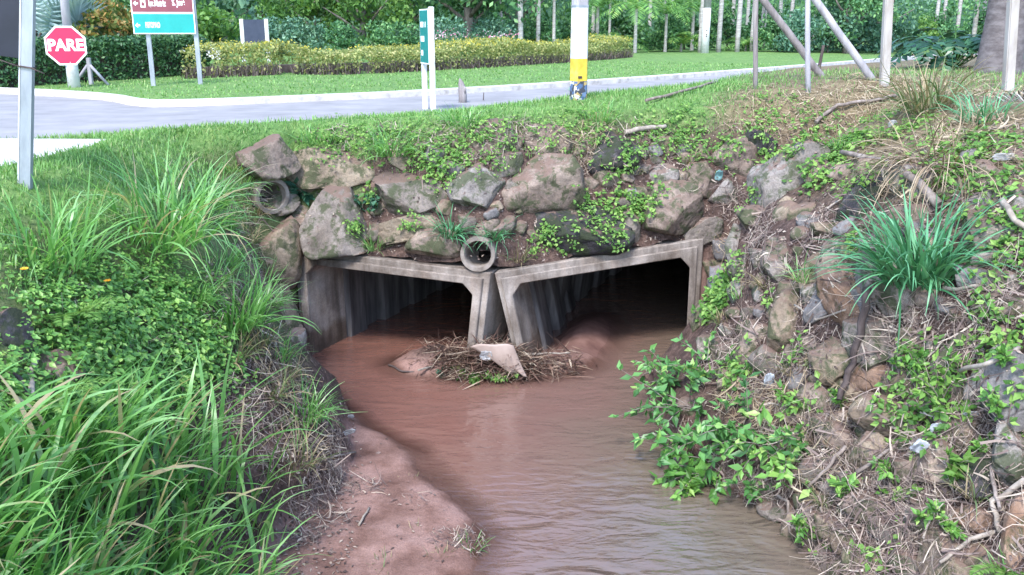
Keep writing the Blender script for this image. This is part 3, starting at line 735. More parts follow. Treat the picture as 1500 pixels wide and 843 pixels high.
M_BUSH = mat_leaf('bush_leaves', [(0,(.06,.16,.035)), (.5,(.135,.31,.065)), (.85,(.22,.42,.095)), (1,(.33,.5,.14))], .3, .42, .45)
M_SHRUB = mat_leaf('shrub_leaves', [(0,(.045,.13,.035)), (.5,(.10,.27,.075)), (.85,(.17,.38,.11)), (1,(.32,.48,.14))], .3, .4, .5)
M_HEART = mat_leaf('heart_leaves', [(0,(.02,.08,.045)), (.6,(.04,.13,.08)), (1,(.08,.19,.11))], .2, .4, .5)
M_FERN = mat_leaf('fern_leaves', [(0,(.07,.17,.03)), (.6,(.14,.28,.06)), (1,(.22,.36,.10))], .35, .55, .3)
M_WOOD = mat_noise('grey_dead_wood', [(.3,(.10,.08,.07)), (.5,(.2,.165,.145)), (.7,(.33,.285,.26))], 9, .9, .5, .01, stretch=(1,1,.3))
M_DARKW = mat_noise('dark_dead_wood', [(.3,(.035,.027,.027)), (.5,(.075,.058,.055)), (.7,(.13,.105,.1))], 9, .9, .5, .01, stretch=(1,1,.3))
M_PALEW = mat_noise('bleached_wood', [(.3,(.17,.14,.115)), (.5,(.29,.25,.21)), (.7,(.42,.375,.325))], 9, .85, .4, .01, stretch=(1,1,.3))

# ------------------------------------------------------------------ grass tufts that stand alone
def tuft(px, py, rad, n, L, W, label, mat=None, tilt=.45, curl=1.3, seg=6, group=None, name='grass_tuft', bz=.25, pos=None):
    p, nrm, t = hit(px, py, SB) if pos is None else pos
    r = np.random.default_rng(int(px*13+py*7)+5)
    az = r.uniform(0, 2*np.pi, n); rr = rad*np.sqrt(r.random(n))
    base = np.stack([np.cos(az)*rr, np.sin(az)*rr, -.06+0*az], -1); az2 = az + r.normal(0, .95, n)
    nn = np.array(nrm); nn = nn*np.array([1,1,.2])
    ln = L*(.45+.65*r.random(n)**.7)
    a = Acc(); a.add(blades(base, az2, np.abs(r.normal(tilt*.95, .36, n)), ln, W*(.6+.6*r.random(n)), np.clip(r.normal(curl, .6, n), .1, 2.7), seg, nn[None]*bz, r))
    o = link(name, a.mesh(name, mat or M_BLADE), None, p); tag(o, label, 'grass', group); return o
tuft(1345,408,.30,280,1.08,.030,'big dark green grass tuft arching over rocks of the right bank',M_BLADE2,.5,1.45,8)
tuft(240,352,.42,230,1.15,.024,'tall grass tuft on the left bank below the lawn',M_BLADE,.45,1.35,7)
tuft(300,300,.25,130,.8,.02,'shorter grass tuft just above the left drain pipe slope',M_BLADE,.5,1.3)
tuft(75,380,.36,150,.9,.022,'grass tuft by the picture edge under the metal sign post',M_BLADE,.5,1.3,7)
tuft(350,470,.26,170,.75,.018,'yellow green grass tuft left of the culvert post',M_BLADE,.5,1.25)
tuft(575,222,.24,170,.62,.016,'grass tuft drooping over the long beige slab',M_BLADE,.6,1.4)
tuft(660,342,.12,110,.55,.016,'grass tuft hanging left of the round drain pipe',M_BLADE2,.7,1.5)
tuft(724,346,.11,90,.48,.016,'grass tuft hanging directly over the round drain pipe',M_BLADE2,.7,1.5)
tuft(548,360,.14,90,.4,.012,'thin grass tuft on the left culvert roof by the square boulder',M_BLADE,.5,1.1)
tuft(760,378,.10,60,.32,.010,'thin grass tuft on the culvert roof right of the drain pipe',M_DRYBL,.5,1.1)
tuft(680,180,.28,130,.4,.013,'grass tuft in front of the weathered stump',M_BLADE,.5,1.2)
tuft(880,172,.28,110,.38,.013,'grass tuft on the crest below the yellow banded pole',M_BLADE,.5,1.2)
tuft(465,205,.3,130,.4,.013,'low grass tuft behind the rounded brown boulder',M_BLADE,.5,1.2)
tuft(1365,160,.30,200,.85,.02,'half dry grass tuft on the crest of the right bank',M_DRYBL,.55,1.3,7)
tuft(1440,175,.22,80,.6,.018,'dull green tuft beside grey fallen palm fronds',M_BLADE2,.6,1.3)
tuft(1380,235,.35,260,1.0,.014,'skirt of pale dead grass hanging under the half dry tuft',M_PALE,1.3,1.6,7)
tuft(845,135,.2,60,.28,.012,'grass growing round the foot of the yellow banded pole',M_BLADE2,.4,1.0)
tuft(445,610,.2,110,.6,.013,'thin grass tuft at the left water edge among straw',M_BLADE,.5,1.2)
tuft(430,680,.2,90,.55,.013,'thin drooping grass tuft over the sand bar edge',M_DRYBL,.5,1.3)
for x, y, n, L in ((642,815,34,.16),(690,800,40,.2),(705,735,16,.14),(612,775,14,.14),(600,700,14,.12),(560,825,22,.18),(735,770,26,.22)):
    tuft(x,y,.09,n,L,.008,'small sparse grass tuft sprouting from the pink sand bar',M_DRYBL if n%4 else M_BLADE,.6,1.0,4,group='tufts on the sand bar')
for x, y, L in ((1120,415,.35),(1175,405,.38),(1085,430,.3),(1300,205,.35),(1235,215,.35),(1010,235,.35),(930,250,.3),(1160,540,.3),(1060,470,.3),(1430,720,.35),(1210,730,.3),(1475,840,.3)):
    tuft(x,y,.10,46,L,.011,'small grass tuft growing between stones of the right bank',M_BLADE if x%2 else M_DRYBL,.6,1.2,5,group='small tufts of the right bank')

for x, y, L, m_ in ((345,275,.5,0),(372,310,.4,1),(325,330,.5,0),(360,350,.4,1),(335,385,.5,0),(385,400,.35,1),(310,410,.5,0),(395,440,.35,0),(375,500,.4,1),(405,520,.35,0),(340,520,.45,1),(395,575,.4,1),(280,440,.45,0),(420,545,.3,1),(365,270,.4,0),(340,245,.4,0)):
    tuft(x,y,.16,70,L,.012,'small ragged grass tuft on the left slope beside the culvert',M_DRYBL if m_ else M_BLADE,.6,1.3,5,group='ragged tufts of the left slope')
# ------------------------------------------------------------------ the mass of tall grass in the left foreground
def foreground_grass():
    a = Acc(); r = np.random.default_rng(11)
    P = []
    for i in range(118):
        px, py = r.uniform(-120, 395), r.uniform(640, 1080)
        if px > 330+(py-640)*.25 or py < 660-.05*px*(px > 100): continue
        p, n, t = hit(px, py, GB)
        if t < 3.2: continue
        P.append((p, n))
    for p, n in P:
        m = 15; az = r.uniform(0, 2*np.pi, m)
        # leaves lean out over the stream, to the right
        az = np.where(r.random(m) < .55, r.normal(.1, .8, m), az)
        base = np.array(p)[None]+np.stack([r.normal(0,.15,m), r.normal(0,.15,m), np.full(m,-.05)], -1)
        L = r.uniform(.5, 1.15, m); W = np.where(r.random(m) < .55, r.uniform(.036,.062,m), r.uniform(.016,.03,m))
        a.add(blades(base, az, np.abs(r.normal(.3,.2,m)), L, W, np.clip(r.normal(1.25,.5,m),.15,2.3), 8, np.array(n)[None]*.16, r))
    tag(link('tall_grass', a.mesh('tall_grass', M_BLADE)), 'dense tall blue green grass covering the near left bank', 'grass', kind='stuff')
foreground_grass()

# ------------------------------------------------------------------ lawn blades
def lawn():
    a = Acc(); r = np.random.default_rng(12)
    def sheet(n, x0, x1, y0, y1, L, W, test):
        x = r.uniform(x0, x1, n); y = y0+(y1-y0)*r.random(n)
        h, T, near, road, dN, dF = height(x, y)
        k = test(x, y, h, T, near, road, dN, dF)
        x, y, h = x[k], y[k], h[k]; m = len(x)
        if not m: return
        base = np.stack([x, y, h-.01], -1)
        ln = L*(.5+r.random(m))
        v = blades(base, r.uniform(0,6.283,m), np.abs(r.normal(.4,.25,m)), ln, np.full(m,W), r.uniform(.2,1.2,m), 2, None, r)
        a.add(v)
    def nr(x, y, h, T, near, road, dN, dF):
        nz_ = fbm(np.stack([x*.8, y*.8, x*0], -1), 3, 61); dry = sst(2.4, 4.2, x-.25*(y-13)+.9*nz_)
        return near & (dN > .12) & (T-h < .75+.5*nz_) & (r.random(len(x)) > dry*.8) & (h > 2.4) & ~in_pad(x, y, .03)
    sheet(52000, -8, -2.6, 5.0, 13.5, .075, .011, nr)
    sheet(60000, -8, 9, 12.6, 19, .08, .013, nr)
    far = lambda x, y, h, T, near, road, dN, dF: (~near) & (~road) & (dF > .22)
    sheet(26000, -16, 12, 16, 34, .06, .03, far)
    tag(link('lawn_grass', a.mesh('lawn_grass', M_LAWN)), 'short mown grass of the verges on both sides of the road', 'grass', kind='stuff')
lawn()

# ------------------------------------------------------------------ creeping leaves, dead stems
def patches(lst, seed, per=4, tall=.10):
    a = Acc(); r = np.random.default_rng(seed); pos = []; dr = []; nr = []; LL = []
    for px, py, rad, cnt, ls in lst:
        p, n, t = hit(px, py, SB); n = Vector(n); 
        u = n.cross(Vector((0,0,1))); u = u.normalized() if u.length > .1 else Vector((1,0,0)); v = n.cross(u)
        for _ in range(cnt):
            rr = rad*math.sqrt(r.random())*(1+.25*r.normal()); an = r.uniform(0, 6.283)
            q, m = on_surface(p, n, u*math.cos(an)*rr+v*math.sin(an)*rr)
            if q is None or q.z < .03: continue
            m = (Vector(m)*.6+Vector((0,-.15,.55))).normalized(); h = tall*r.random()
            c = q + m*h
            for j in range(r.integers(2, per+1)):
                d = Vector(r.normal(size=3)); d = (d - m*d.dot(m)*.75).normalized()
                pos.append(c+d*ls*.2); dr.append(d); nr.append(m+Vector(r.normal(0,.25,3))); LL.append(ls*r.uniform(.4,1.55))
    L = np.array(LL); a.add(leaves(np.array(pos), np.array(dr), np.array(nr), L, L*.62, r=r)); return a
CR = [(470,200,.3,70,.045),(530,198,.3,80,.045),(590,195,.3,80,.045),(700,190,.3,80,.045),(780,185,.35,90,.045),(830,195,.3,60,.045),(610,250,.2,30,.045),(480,225,.2,30,.04),(640,260,.25,60,.05),(720,245,.2,30,.045),(860,300,.2,40,.05),(960,285,.2,30,.05),(1560,300,.5,96,.06),(1650,250,.6,96,.06),(1600,450,.5,84,.06),(1750,350,.7,96,.06),(1560,600,.4,72,.07),(1650,700,.5,72,.07),(1800,550,.7,72,.07),(1130,150,.4,76,.05),(1200,185,.4,93,.05),(1290,175,.35,76,.05),(1170,215,.3,93,.055),(1420,210,.4,93,.055),(1350,225,.3,76,.055),(1300,245,.3,54,.06), # small bright creepers on the head wall and on the right bank
 (655,235,.35,170,.05),(690,215,.25,70,.045),(560,215,.3,80,.045),(630,205,.4,110,.045),(500,215,.3,60,.045),(740,205,.3,60,.045),(860,185,.5,120,.05),
 (960,200,.4,150,.05),(1000,185,.4,110,.05),(925,225,.2,60,.05),(905,290,.28,130,.06),(935,310,.22,90,.06),(880,330,.3,60,.05),(820,345,.3,50,.05),(790,355,.2,40,.045),(905,355,.2,50,.05),
 (1010,215,.3,90,.05),(1060,215,.3,80,.05),(1120,185,.35,76,.05),(1125,235,.22,54,.055),(1205,250,.3,90,.06),(1225,215,.35,119,.06),(1260,205,.35,119,.06),(1255,260,.25,54,.06),(1330,190,.3,76,.055),
 (1380,265,.3,78,.06),(1430,255,.35,66,.06),(1400,240,.2,36,.06),(1480,280,.35,60,.06),(1480,345,.3,54,.06),(1490,400,.25,36,.06),(1455,215,.3,59,.06),(1250,360,.15,30,.05),(1060,430,.25,120,.07),(1045,450,.2,80,.07),
 (1105,290,.2,24,.05),(1070,390,.2,40,.05),(1130,440,.15,18,.05),(1170,520,.2,24,.05),(1080,545,.25,60,.07),(1450,470,.2,24,.06),(1340,520,.2,27,.06),(1335,615,.3,54,.07),(1370,620,.25,48,.07),(1310,570,.15,18,.06),
 (1180,600,.2,24,.07),(1380,560,.15,24,.07),(1440,520,.2,24,.07),(1190,810,.2,18,.06),(1290,800,.2,15,.06),(1320,730,.15,12,.07),(1240,715,.12,8,.09),(1480,500,.2,24,.07),
 (545,290,.12,14,.09),(520,335,.15,40,.045),(600,330,.15,40,.04)]
tag(link('creeping_leaves', patches(CR, 21).mesh('creeping_leaves', M_CREEP, False)), 'small bright green creeping leaves spread over wall and right bank', 'creeper', kind='stuff')
CL = [(150,440,.45,208,0.054),(230,450,.4,192,0.054),(200,500,.45,240,0.058),(270,480,.35,160,0.058),(120,500,.4,176,0.050),(290,530,.3,120,0.058),(180,560,.4,192,0.058),(90,470,.35,120,0.047),(60,440,.35,112,0.040),
 (30,560,.35,104,0.050),(110,590,.3,104,0.058),(30,640,.3,96,0.058),(250,560,.35,128,0.058),(320,500,.25,72,0.050),(100,410,.4,128,0.036),(240,410,.3,88,0.043),(180,395,.3,72,0.036),(300,430,.25,56,0.043),(20,590,.3,72,0.050),(330,560,.25,48,0.050),(350,400,.25,48,0.036),(330,330,.3,56,0.036)]
tag(link('clover_cover', patches([(x+25,y-18,r_*1.1,int(c*.55),l*.72) for x,y,r_,c,l in CL], 23, 4, .10).mesh('clover_cover', M_CREEP, False)), 'pale yellow green small leaves mixed through the left bank cover', 'ground cover', kind='stuff')
tag(link('ground_cover', patches(CL, 22, 5, .16).mesh('ground_cover', M_BUSH, False)), 'leafy green ground cover filling the middle of the left bank', 'ground cover', kind='stuff')
def hit_g(q): # is there a rock under this point?
    h = GB.find_nearest(q); return h[0] is not None and h[3] > .05
def straw(lst, seed, tree=None):
    a = Acc(); r = np.random.default_rng(seed); B = []; D = []; LN = []; BIAS = []
    for px, py, rad, cnt, ln in lst:
        p, n, t = hit(px, py, SB); n = Vector(n)
        u = n.cross(Vector((0,0,1))); u = u.normalized() if u.length > .1 else Vector((1,0,0)); v = n.cross(u)
        for _ in range(cnt):
            rr = rad*math.sqrt(r.random()); an = r.uniform(0, 6.283)
            q, m = on_surface(p, n, u*math.cos(an)*rr+v*math.sin(an)*rr)
            if q is None or q.z < .0: continue
            if hit_g(q) and r.random() < .6: continue
            m = Vector(m); d = Vector(r.normal(size=3))+Vector((0,0,-.45)); d = (d - m*d.dot(m)).normalized() + m*r.normal(.16,.22)
            B.append(q+m*(.01+.05*r.random())); D.append(d.normalized()); LN.append(ln*(.25+1.4*r.random()**1.8)); BIAS.append(m)
    B = np.array(B); D = np.array(D); LN = np.array(LN); n = len(B); V = []; P = B - D*LN[:,None]*.3; seg = 4; dd = D; cv = r.normal(0,1,(n,3))*(.12+.4*r.random(n)**2)[:,None]; W = np.where(r.random(n) < .12, r.uniform(.014,.026,n), r.uniform(.003,.011,n))
    side = norm(np.cross(D, np.array(BIAS)+r.normal(0,.5,(n,3))))
    for k in range(seg+1):
        w = (W*(1-.6*k/seg))[:,None]*.5; V += [P-side*w, P+side*w]; P = P+dd*(LN/seg)[:,None]; dd = norm(dd+cv)
    V = np.stack(V, 1); k = 2*(seg+1)
    q = np.array([[2*i,2*i+1,2*i+3,2*i+2] for i in range(seg)])[None]+(np.arange(n)*k)[:,None,None]
    a.add((V.reshape(-1,3), q.reshape(-1,4), np.repeat(r.random(n), k))); return a
ST = [ # purple brown dead stems
 (1250,770,.6,900,.3),(1200,800,.45,500,.28),(1320,780,.5,600,.3),(1190,745,.3,300,.25),(1290,720,.5,600,.32),(1200,640,.45,500,.32),(1150,690,.35,350,.3),(1250,640,.4,400,.32),(1380,760,.4,380,.3),(1440,700,.4,300,.32),(1330,660,.35,300,.3),
 (1120,330,.3,156,.3),(1080,300,.3,156,.3),(1110,370,.35,180,.3),(1060,280,.25,96,.3),(1150,410,.3,132,.26),(1100,470,.3,132,.3),(1080,500,.3,156,.28),(1040,540,.3,144,.26),(1190,540,.3,144,.28),(1130,560,.35,192,.3),(1000,260,.3,84,.25),
 (1320,470,.35,144,.3),(1380,480,.35,156,.3),(1440,450,.35,156,.3),(1470,430,.3,132,.3),(1350,600,.4,300,.3),(1420,590,.3,200,.3),(1250,460,.2,54,.25),(1200,350,.2,66,.25),(1230,410,.2,54,.25),(1480,200,.4,144,.3),(1470,760,.3,200,.3),(1330,830,.5,420,.3),(1230,840,.4,400,.28),
 (390,560,.35,180,.28),(430,600,.3,240,.25),(400,640,.35,260,.28),(470,680,.28,320,.25),(490,710,.22,260,.22),(450,740,.25,240,.24),(350,590,.3,160,.26),(480,640,.2,130,.22),(350,420,.3,66,.22),(370,360,.25,54,.2),(300,470,.25,42,.22),(440,790,.2,120,.2),
 (700,800,.25,120,.14),(660,790,.2,70,.13),(600,735,.2,24,.1),(900,260,.3,72,.25),(860,240,.3,78,.22),(730,215,.3,72,.22),(790,200,.3,66,.22),(620,280,.2,24,.18),(930,560,.25,96,.24),(960,600,.3,240,.28),(1000,650,.3,260,.28),(1050,690,.3,240,.26),(1100,720,.25,180,.24),(660,225,.3,48,.2)]
ST += [(1260,480,.4,160,.3),(1330,540,.4,200,.3),(1400,560,.4,200,.3),(1450,620,.4,220,.3),(1180,470,.3,140,.28),(1220,320,.35,160,.3),(1290,330,.3,120,.3),(1420,300,.4,200,.3),(500,205,.3,90,.22),(570,200,.3,90,.22),(640,200,.3,90,.24),(700,205,.3,110,.24),(760,195,.3,120,.24),(950,215,.3,110,.25),(1560,400,.6,420,.3),(1600,600,.6,420,.3),(1600,780,.6,500,.3),(1750,500,.7,420,.3),(1700,250,.7,420,.3),(1850,700,.7,420,.3),(360,300,.35,160,.25),(350,360,.35,200,.25),(380,420,.3,200,.25),(340,440,.3,120,.25),(390,490,.3,220,.25),(180,470,.4,120,.22),(250,520,.35,120,.22),(100,450,.35,90,.22)]
tag(link('dead_stems', straw(ST, 31).mesh('dead_stems', M_STRAW)), 'matted brown dead stems and roots lying over both banks', 'dead stems', kind='stuff')
SP = [ # pale straw
 (1130,610,.4,260,.4),(1180,600,.35,240,.4),(1080,580,.3,160,.35),(1240,600,.25,90,.3),(1310,140,.6,420,.26),(1230,155,.6,420,.26),(1150,170,.55,280,.24),(1090,160,.5,180,.2),(1400,190,.4,260,.35),(1440,190,.35,160,.3),(1460,140,.5,280,.24),(1380,120,.6,260,.22),(1280,115,.6,260,.2),
 (840,220,.3,170,.28),(870,200,.3,110,.24),(820,200,.25,80,.22),(400,560,.3,160,.3),(440,560,.25,140,.25),(470,600,.22,110,.22),(330,420,.2,50,.22),(1350,270,.3,110,.32),(1300,260,.25,80,.3),(1480,250,.3,140,.3),(1100,130,.5,90,.16),(1060,360,.2,60,.25),(1200,690,.3,110,.28),(1390,205,.35,220,.4)]
tag(link('dry_straw', straw(SP, 32).mesh('dry_straw', M_PALE)), 'pale dry straw scattered on the crest and the right bank', 'straw', kind='stuff')

def leaf_litter():
    a = Acc(); r = np.random.default_rng(51); pos = []; dr = []; nr = []
    def scatter(n, x0, x1, y0, y1):
        for _ in range(n):
            q, m, t = hit(r.uniform(x0,x1), r.uniform(y0,y1), SB)
            if q.z < .04 or t > 16 or m.z < .25: continue
            g_ = hit_g(q)
            if g_ and r.random() < .9: continue
            m = Vector(m); d = Vector(r.normal(size=3)); pos.append(q+m*.012); dr.append((d-m*d.dot(m)).normalized()); nr.append(m+Vector(r.normal(0,.35,3)))
    scatter(7500, 1030, 1500, 180, 843); scatter(2500, 430, 1040, 185, 380); scatter(1800, 300, 520, 380, 843); scatter(110, 480, 740, 600, 843)
    n = len(pos); a.add(leaves(np.array(pos), np.array(dr), np.array(nr), r.uniform(.02,.075,n), r.uniform(.012,.035,n), .3, r)); return a
tag(link('leaf_litter', leaf_litter().mesh('leaf_litter', M_STRAW, False)), 'brown fallen leaf scraps scattered over the bare soil', 'leaf litter', kind='stuff')
# ------------------------------------------------------------------ leafy plants
def frond_leaves(curve, n, L, W, droop=.35, r=None, v=.5, taper=True):
    """leaflets in two rows along a polyline of points"""
    r = r or np.random.default_rng(1); C = np.array(curve, float); s = np.linspace(0, len(C)-1, n); i = np.minimum(s.astype(int), len(C)-2); f = (s-i)[:,None]
    P = C[i]*(1-f)+C[i+1]*f; T = norm(C[i+1]-C[i]); up = np.array([0,0,1.0]); S = norm(np.cross(T, up[None]+.001)); U = np.cross(S, T)
    ln = L*(np.sin(np.pi*np.clip(.12+.86*np.linspace(0,1,n),0,1))**.6 if taper else np.ones(n))
    pos = np.concatenate([P, P]); d = np.concatenate([S*.85+T*v+U*(.25-droop), -S*.85+T*v+U*(.25-droop)]) + r.normal(0,.08,(2*n,3))
    return leaves(pos, d, np.concatenate([U, U]), np.concatenate([ln, ln]), np.full(2*n, W), .1, r)
def shrub(px, py, n, L, ls, label, mat=None, lean=(0,0,0), group=None, name='leafy_plant', cat='plant', width=.5, pos=None, stem=True, upb=.8):
    p, nrm, t = hit(px, py, SB) if pos is None else pos
    r = np.random.default_rng(int(px*3+py*11)); e = empty(name, p); tag(e, label, cat, group)
    a = Acc(); sm = MB(); PP = []; DD = []; NN = []; LL = []
    for _ in range(n):
        az = r.uniform(0, 6.283); d = np.array([math.cos(az)*width, math.sin(az)*width, upb])+np.array(lean)+np.array(nrm)*.3; d /= np.linalg.norm(d)
        q = np.zeros(3)+np.array([r.normal(0,.04), r.normal(0,.04), -.02]); ln = L*r.uniform(.5,1.1); pts = [q.copy()]; k = 6
        for j in range(k):
            q = q+d*ln/k; d = d+np.array([0,0,-.13])+r.normal(0,.12,3); d /= np.linalg.norm(d); pts.append(q.copy())
            if j >= 1:
                for s in range(3):
                    dd = d*.5+norm(r.normal(size=3))*.9+np.array([0,0,.05]); PP.append(q+r.normal(0,.01,3)); DD.append(dd); NN.append(np.array([0,-.25,.9])+r.normal(0,.35,3)); LL.append(ls*r.uniform(.6,1.25))
        if stem: sm.tube(pts, list(np.linspace(.007,.003,len(pts))), 5, False)
    L_ = np.array(LL); a.add(leaves(np.array(PP), np.array(DD), np.array(NN), L_, L_*.5, r=r))
    link('foliage', a.mesh('foliage', mat or M_BUSH, False), e)
    if stem: sm.build('stems', M_WOOD, e)
    else: sm.bm.free()
    return e
for x_, y_, n_, L_, ls_, lab_, ln_ in (
 (1015,595,11,.85,.14,'leafy green plant hanging over the water on the right bank',(-.7,-.5,-.2)),
 (985,560,10,.55,.12,'leafy plant at the water edge nearest the right culvert',(-.7,-.3,0)),
 (1045,640,10,.9,.15,'trailing plant with large leaves above the lowest waterside bush',(-.6,-.5,-.2)),
 (1050,690,12,.7,.15,'lowest leafy bush dipping to the stream on the right',(-.8,-.4,-.2)),
 (1105,640,9,.8,.14,'leafy bush right of the plants hanging over water',(-.3,-.6,0)),
 (1150,665,10,.7,.14,'leafy bush beside the straw mat above the water',(.2,-.5,0)),
 (1185,655,7,.5,.12,'rightmost leafy bush of the waterside group',(.4,-.4,.1)),
 (1035,545,10,.5,.12,'bright leafy plant below the right culvert post',(-.2,-.4,.1)),
 (1075,585,7,.45,.10,'small leafy plant in the pale straw above the waterside bushes',(0,-.4,.1)),
 (1095,705,8,.45,.10,'small bush on the mud just above the water',(-.3,-.4,0))):
    shrub(x_,y_,n_,L_,ls_,lab_,M_SHRUB if x_%2 else M_BUSH,ln_,width=.9,upb=.5)
shrub(1392,690,5,.3,.12,'upright seedling with broad leaves under the plastic bag',M_FERN,(0,-.3,.2),width=.3)
shrub(1380,600,10,.5,.09,'tallest leafy weed left of the largest grey boulder',M_CREEP,(0,-.3,.3))
for x, y in ((1240,718),(1440,655),(1355,760),(1385,778),(1300,690),(1470,530),(1400,545),(1345,535),(1150,590),(1230,590),(1320,540),(1460,600),(1175,770)):
    shrub(x,y,4,.22,.09,'small green seedling with a few leaves on the right bank',M_BUSH,(0,-.3,.2),'seedlings of the right bank','seedling',width=.4)
shrub(440,288,3,.26,.17,'dark heart leaved plant between drain pipe and square boulder',M_HEART,(0,-.5,0),stem=True,width=.5)
shrub(545,282,6,.28,.10,'small hanging vine under the right end of the long slab',M_HEART,(0,-.6,-.6),upb=.2)
p_ = at_z(1010,725,0.0)
shrub(1010,722,5,.2,.09,'green leafy sprig floating alone on the stream',M_CREEP,(0,0,.1),pos=(p_, Vector((0,0,1)), 9.5),name='floating_sprig')
shrub(690,545,14,.22,.09,'green weeds growing on the front of the debris island',M_CREEP,(0,-.4,.2),width=1.1,upb=.5,pos=(at_z(690,551,.04), Vector((0,0,1)), 12))
shrub(730,545,12,.2,.08,'leafy weeds beside the beige sheet on the debris island',M_BUSH,(.2,-.4,.2),width=1.1,upb=.5,pos=(at_z(730,551,.04), Vector((0,0,1)), 12))
shrub(655,540,9,.18,.07,'dark weeds at the left end of the debris island',M_HEART,(-.2,-.3,.2),width=1.1,upb=.5,pos=(at_z(655,546,.04), Vector((0,0,1)), 12))
def fern(px, py, az, L, label, n=5):
    p, nrm, t = hit(px, py, SB); r = np.random.default_rng(int(px+py)); a = Acc()
    for k in range(n):
        an = az + (k-(n-1)/2)*.55; pts = []; 
        for j in range(9):
            s = j/8; pts.append((math.cos(an)*L*s, math.sin(an)*L*s, L*(.75*s-.55*s*s)))
        a.add(frond_leaves(pts, 22, L*.22, .03, .1, r))
    o = link('fern', a.mesh('fern', M_FERN, False), None, p); tag(o, label, 'fern'); return o
fern(68,590,-.9,.55,'pale green fern beside the bare brown boulder on the left bank')
fern(96,470,-.6,.5,'light fern among creeping leaves above the brown boulder')
fern(1475,838,-1.6,.4,'bright fern at the bottom right corner of the bank')
def flower(px, py, label):
    p, n, t = hit(px, py, SB); e = empty('wild_flower', p); tag(e, label, 'flower')
    m = MB(); m.tube([(0,0,-.02),(.01,-.01,.1),(.02,-.03,.2)], .004, 5); m.build('stem', M_BUSH, e)
    k = 9; an = np.arange(k)*6.283/k; d = np.stack([np.cos(an), np.sin(an)*.8-.3, np.full(k,.25)], -1)
    a = Acc(); a.add(leaves(np.tile([[.02,-.03,.2]],(k,1)), d, np.tile([[0,-.6,.8]],(k,1)), np.full(k,.035), np.full(k,.022)))
    link('petals', a.mesh('petals', M_FLOW, False), e)
M_FLOW = mat_leaf('orange_petals', [(0,(.75,.32,.02)),(1,(.85,.45,.03))], .2)
flower(40,428,'orange wild flower nearest the left picture edge')
flower(160,442,'orange wild flower in the middle of the left bank creepers')

# ------------------------------------------------------------------ sticks, logs, litter
def stick(pts, r0, r1, label, mat=None, lift=.02, name='fallen_stick', cat='stick', group=None, seg=8, zz=None):
    Q = []
    for x, y in pts:
        if zz is not None: Q.append(at_z(x, y, zz)); continue
        p, n, t = hit(x, y, SB); Q.append(p + Vector(n)*(lift+r0*.6))
    c = Q[0].copy(); rr = random.Random(int(pts[0][0])); D = []
    for i in range(len(Q)-1):
        for k in range(4):
            f = k/4; D.append(Q[i].lerp(Q[i+1], f)-c+Vector((rr.uniform(-1,1),rr.uniform(-1,1),rr.uniform(-1,1)))*r0*.5)
    D.append(Q[-1]-c); m = MB(); m.tube(D, [r0+(r1-r0)*i/(len(D)-1) for i in range(len(D))], seg)
    o = m.build(name, mat or M_WOOD, None, c); tag(o, label, cat, group); return o
stick([(1284,415),(1268,480),(1252,530),(1238,580)],.042,.03,'dark stem leaning against the rocks of the right bank',M_DARKW,.10)
stick([(915,197),(945,193),(972,189)],.04,.034,'pale sawn log lying over the black wet boulder',M_PALEW,.04,'fallen_log','log')
stick([(1238,232),(1290,238),(1335,262),(1382,308)],.03,.05,'grey curved dead palm branch above the whitish stone',M_WOOD,.06,'fallen_branch','branch')
stick([(945,153),(1000,139),(1050,125)],.025,.022,'thin straight pole lying on the lawn crest',M_WOOD,.04)
stick([(1472,302),(1488,318),(1508,340)],.03,.026,'pale log end at the right picture edge',M_PALEW,.06,'fallen_log','log')
stick([(1372,424),(1400,428),(1436,424)],.022,.015,'whitish twig under the big grass tuft',M_PALEW,.05)
stick([(1425,556),(1460,536),(1506,518)],.02,.02,'long greenish stem above the largest grey boulder',M_PALEW,.12)
stick([(1428,640),(1442,700),(1450,752)],.02,.015,'bare grey stem in front of the pale boulder at the right',M_WOOD,.10)
stick([(1500,690),(1470,745),(1450,770)],.028,.02,'split whitish branch at the bottom right edge',M_PALEW,.12,'fallen_branch','branch')
stick([(1452,775),(1420,795),(1385,822)],.022,.014,'thin white stick pointing at the bottom tan boulder',M_PALEW,.06)
stick([(1192,183),(1222,160),(1270,152),(1316,146)],.03,.022,'crooked branch lying along the dry crest',M_WOOD,.05,'fallen_branch','branch')
stick([(1140,730),(1158,742),(1160,776)],.018,.014,'curved root at the water edge beside the round stone',M_WOOD,.04,'exposed_root','root')
stick([(1258,702),(1305,655),(1350,618)],.02,.012,'forked twig over the wide low tan stone',M_WOOD,.06)
stick([(1240,650),(1205,690),(1185,720)],.02,.014,'brown twig crossing the straw near the water',M_WOOD,.06)
stick([(1160,450),(1200,470),(1240,455)],.012,.01,'thin twig across the orange brown boulder',M_PALEW,.05)
stick([(40,528),(34,560),(36,590)],.02,.025,'pale bent stalk beside the bare brown boulder',M_PALEW,.06)
stick([(4,545),(30,585),(50,630)],.018,.018,'dark stalk at the left picture edge',M_DARKW,.06)
stick([(525,772),(541,746)],.012,.01,'pale straight stick lying on the sand bar',M_PALEW,.01)
stick([(485,671),(518,665)],.012,.01,'pale twig at the grassy side of the sand bar',M_PALEW,.02)
stick([(772,519),(835,517)],.018,.010,'long pale cane sticking out of the debris to the right',M_PALEW,zz=.22)
stick([(612,543),(650,532),(690,524)],.016,.010,'tan cane at the left of the debris island',M_PALEW,zz=.12)
stick([(570,534),(590,545),(640,548)],.016,.012,'dark twig at the left tip of the debris island',M_DARKW,zz=.03)
stick([(905,575),(935,560),(960,548)],.015,.01,'pale twig poking over the water by the leafy plant',M_PALEW,.06)
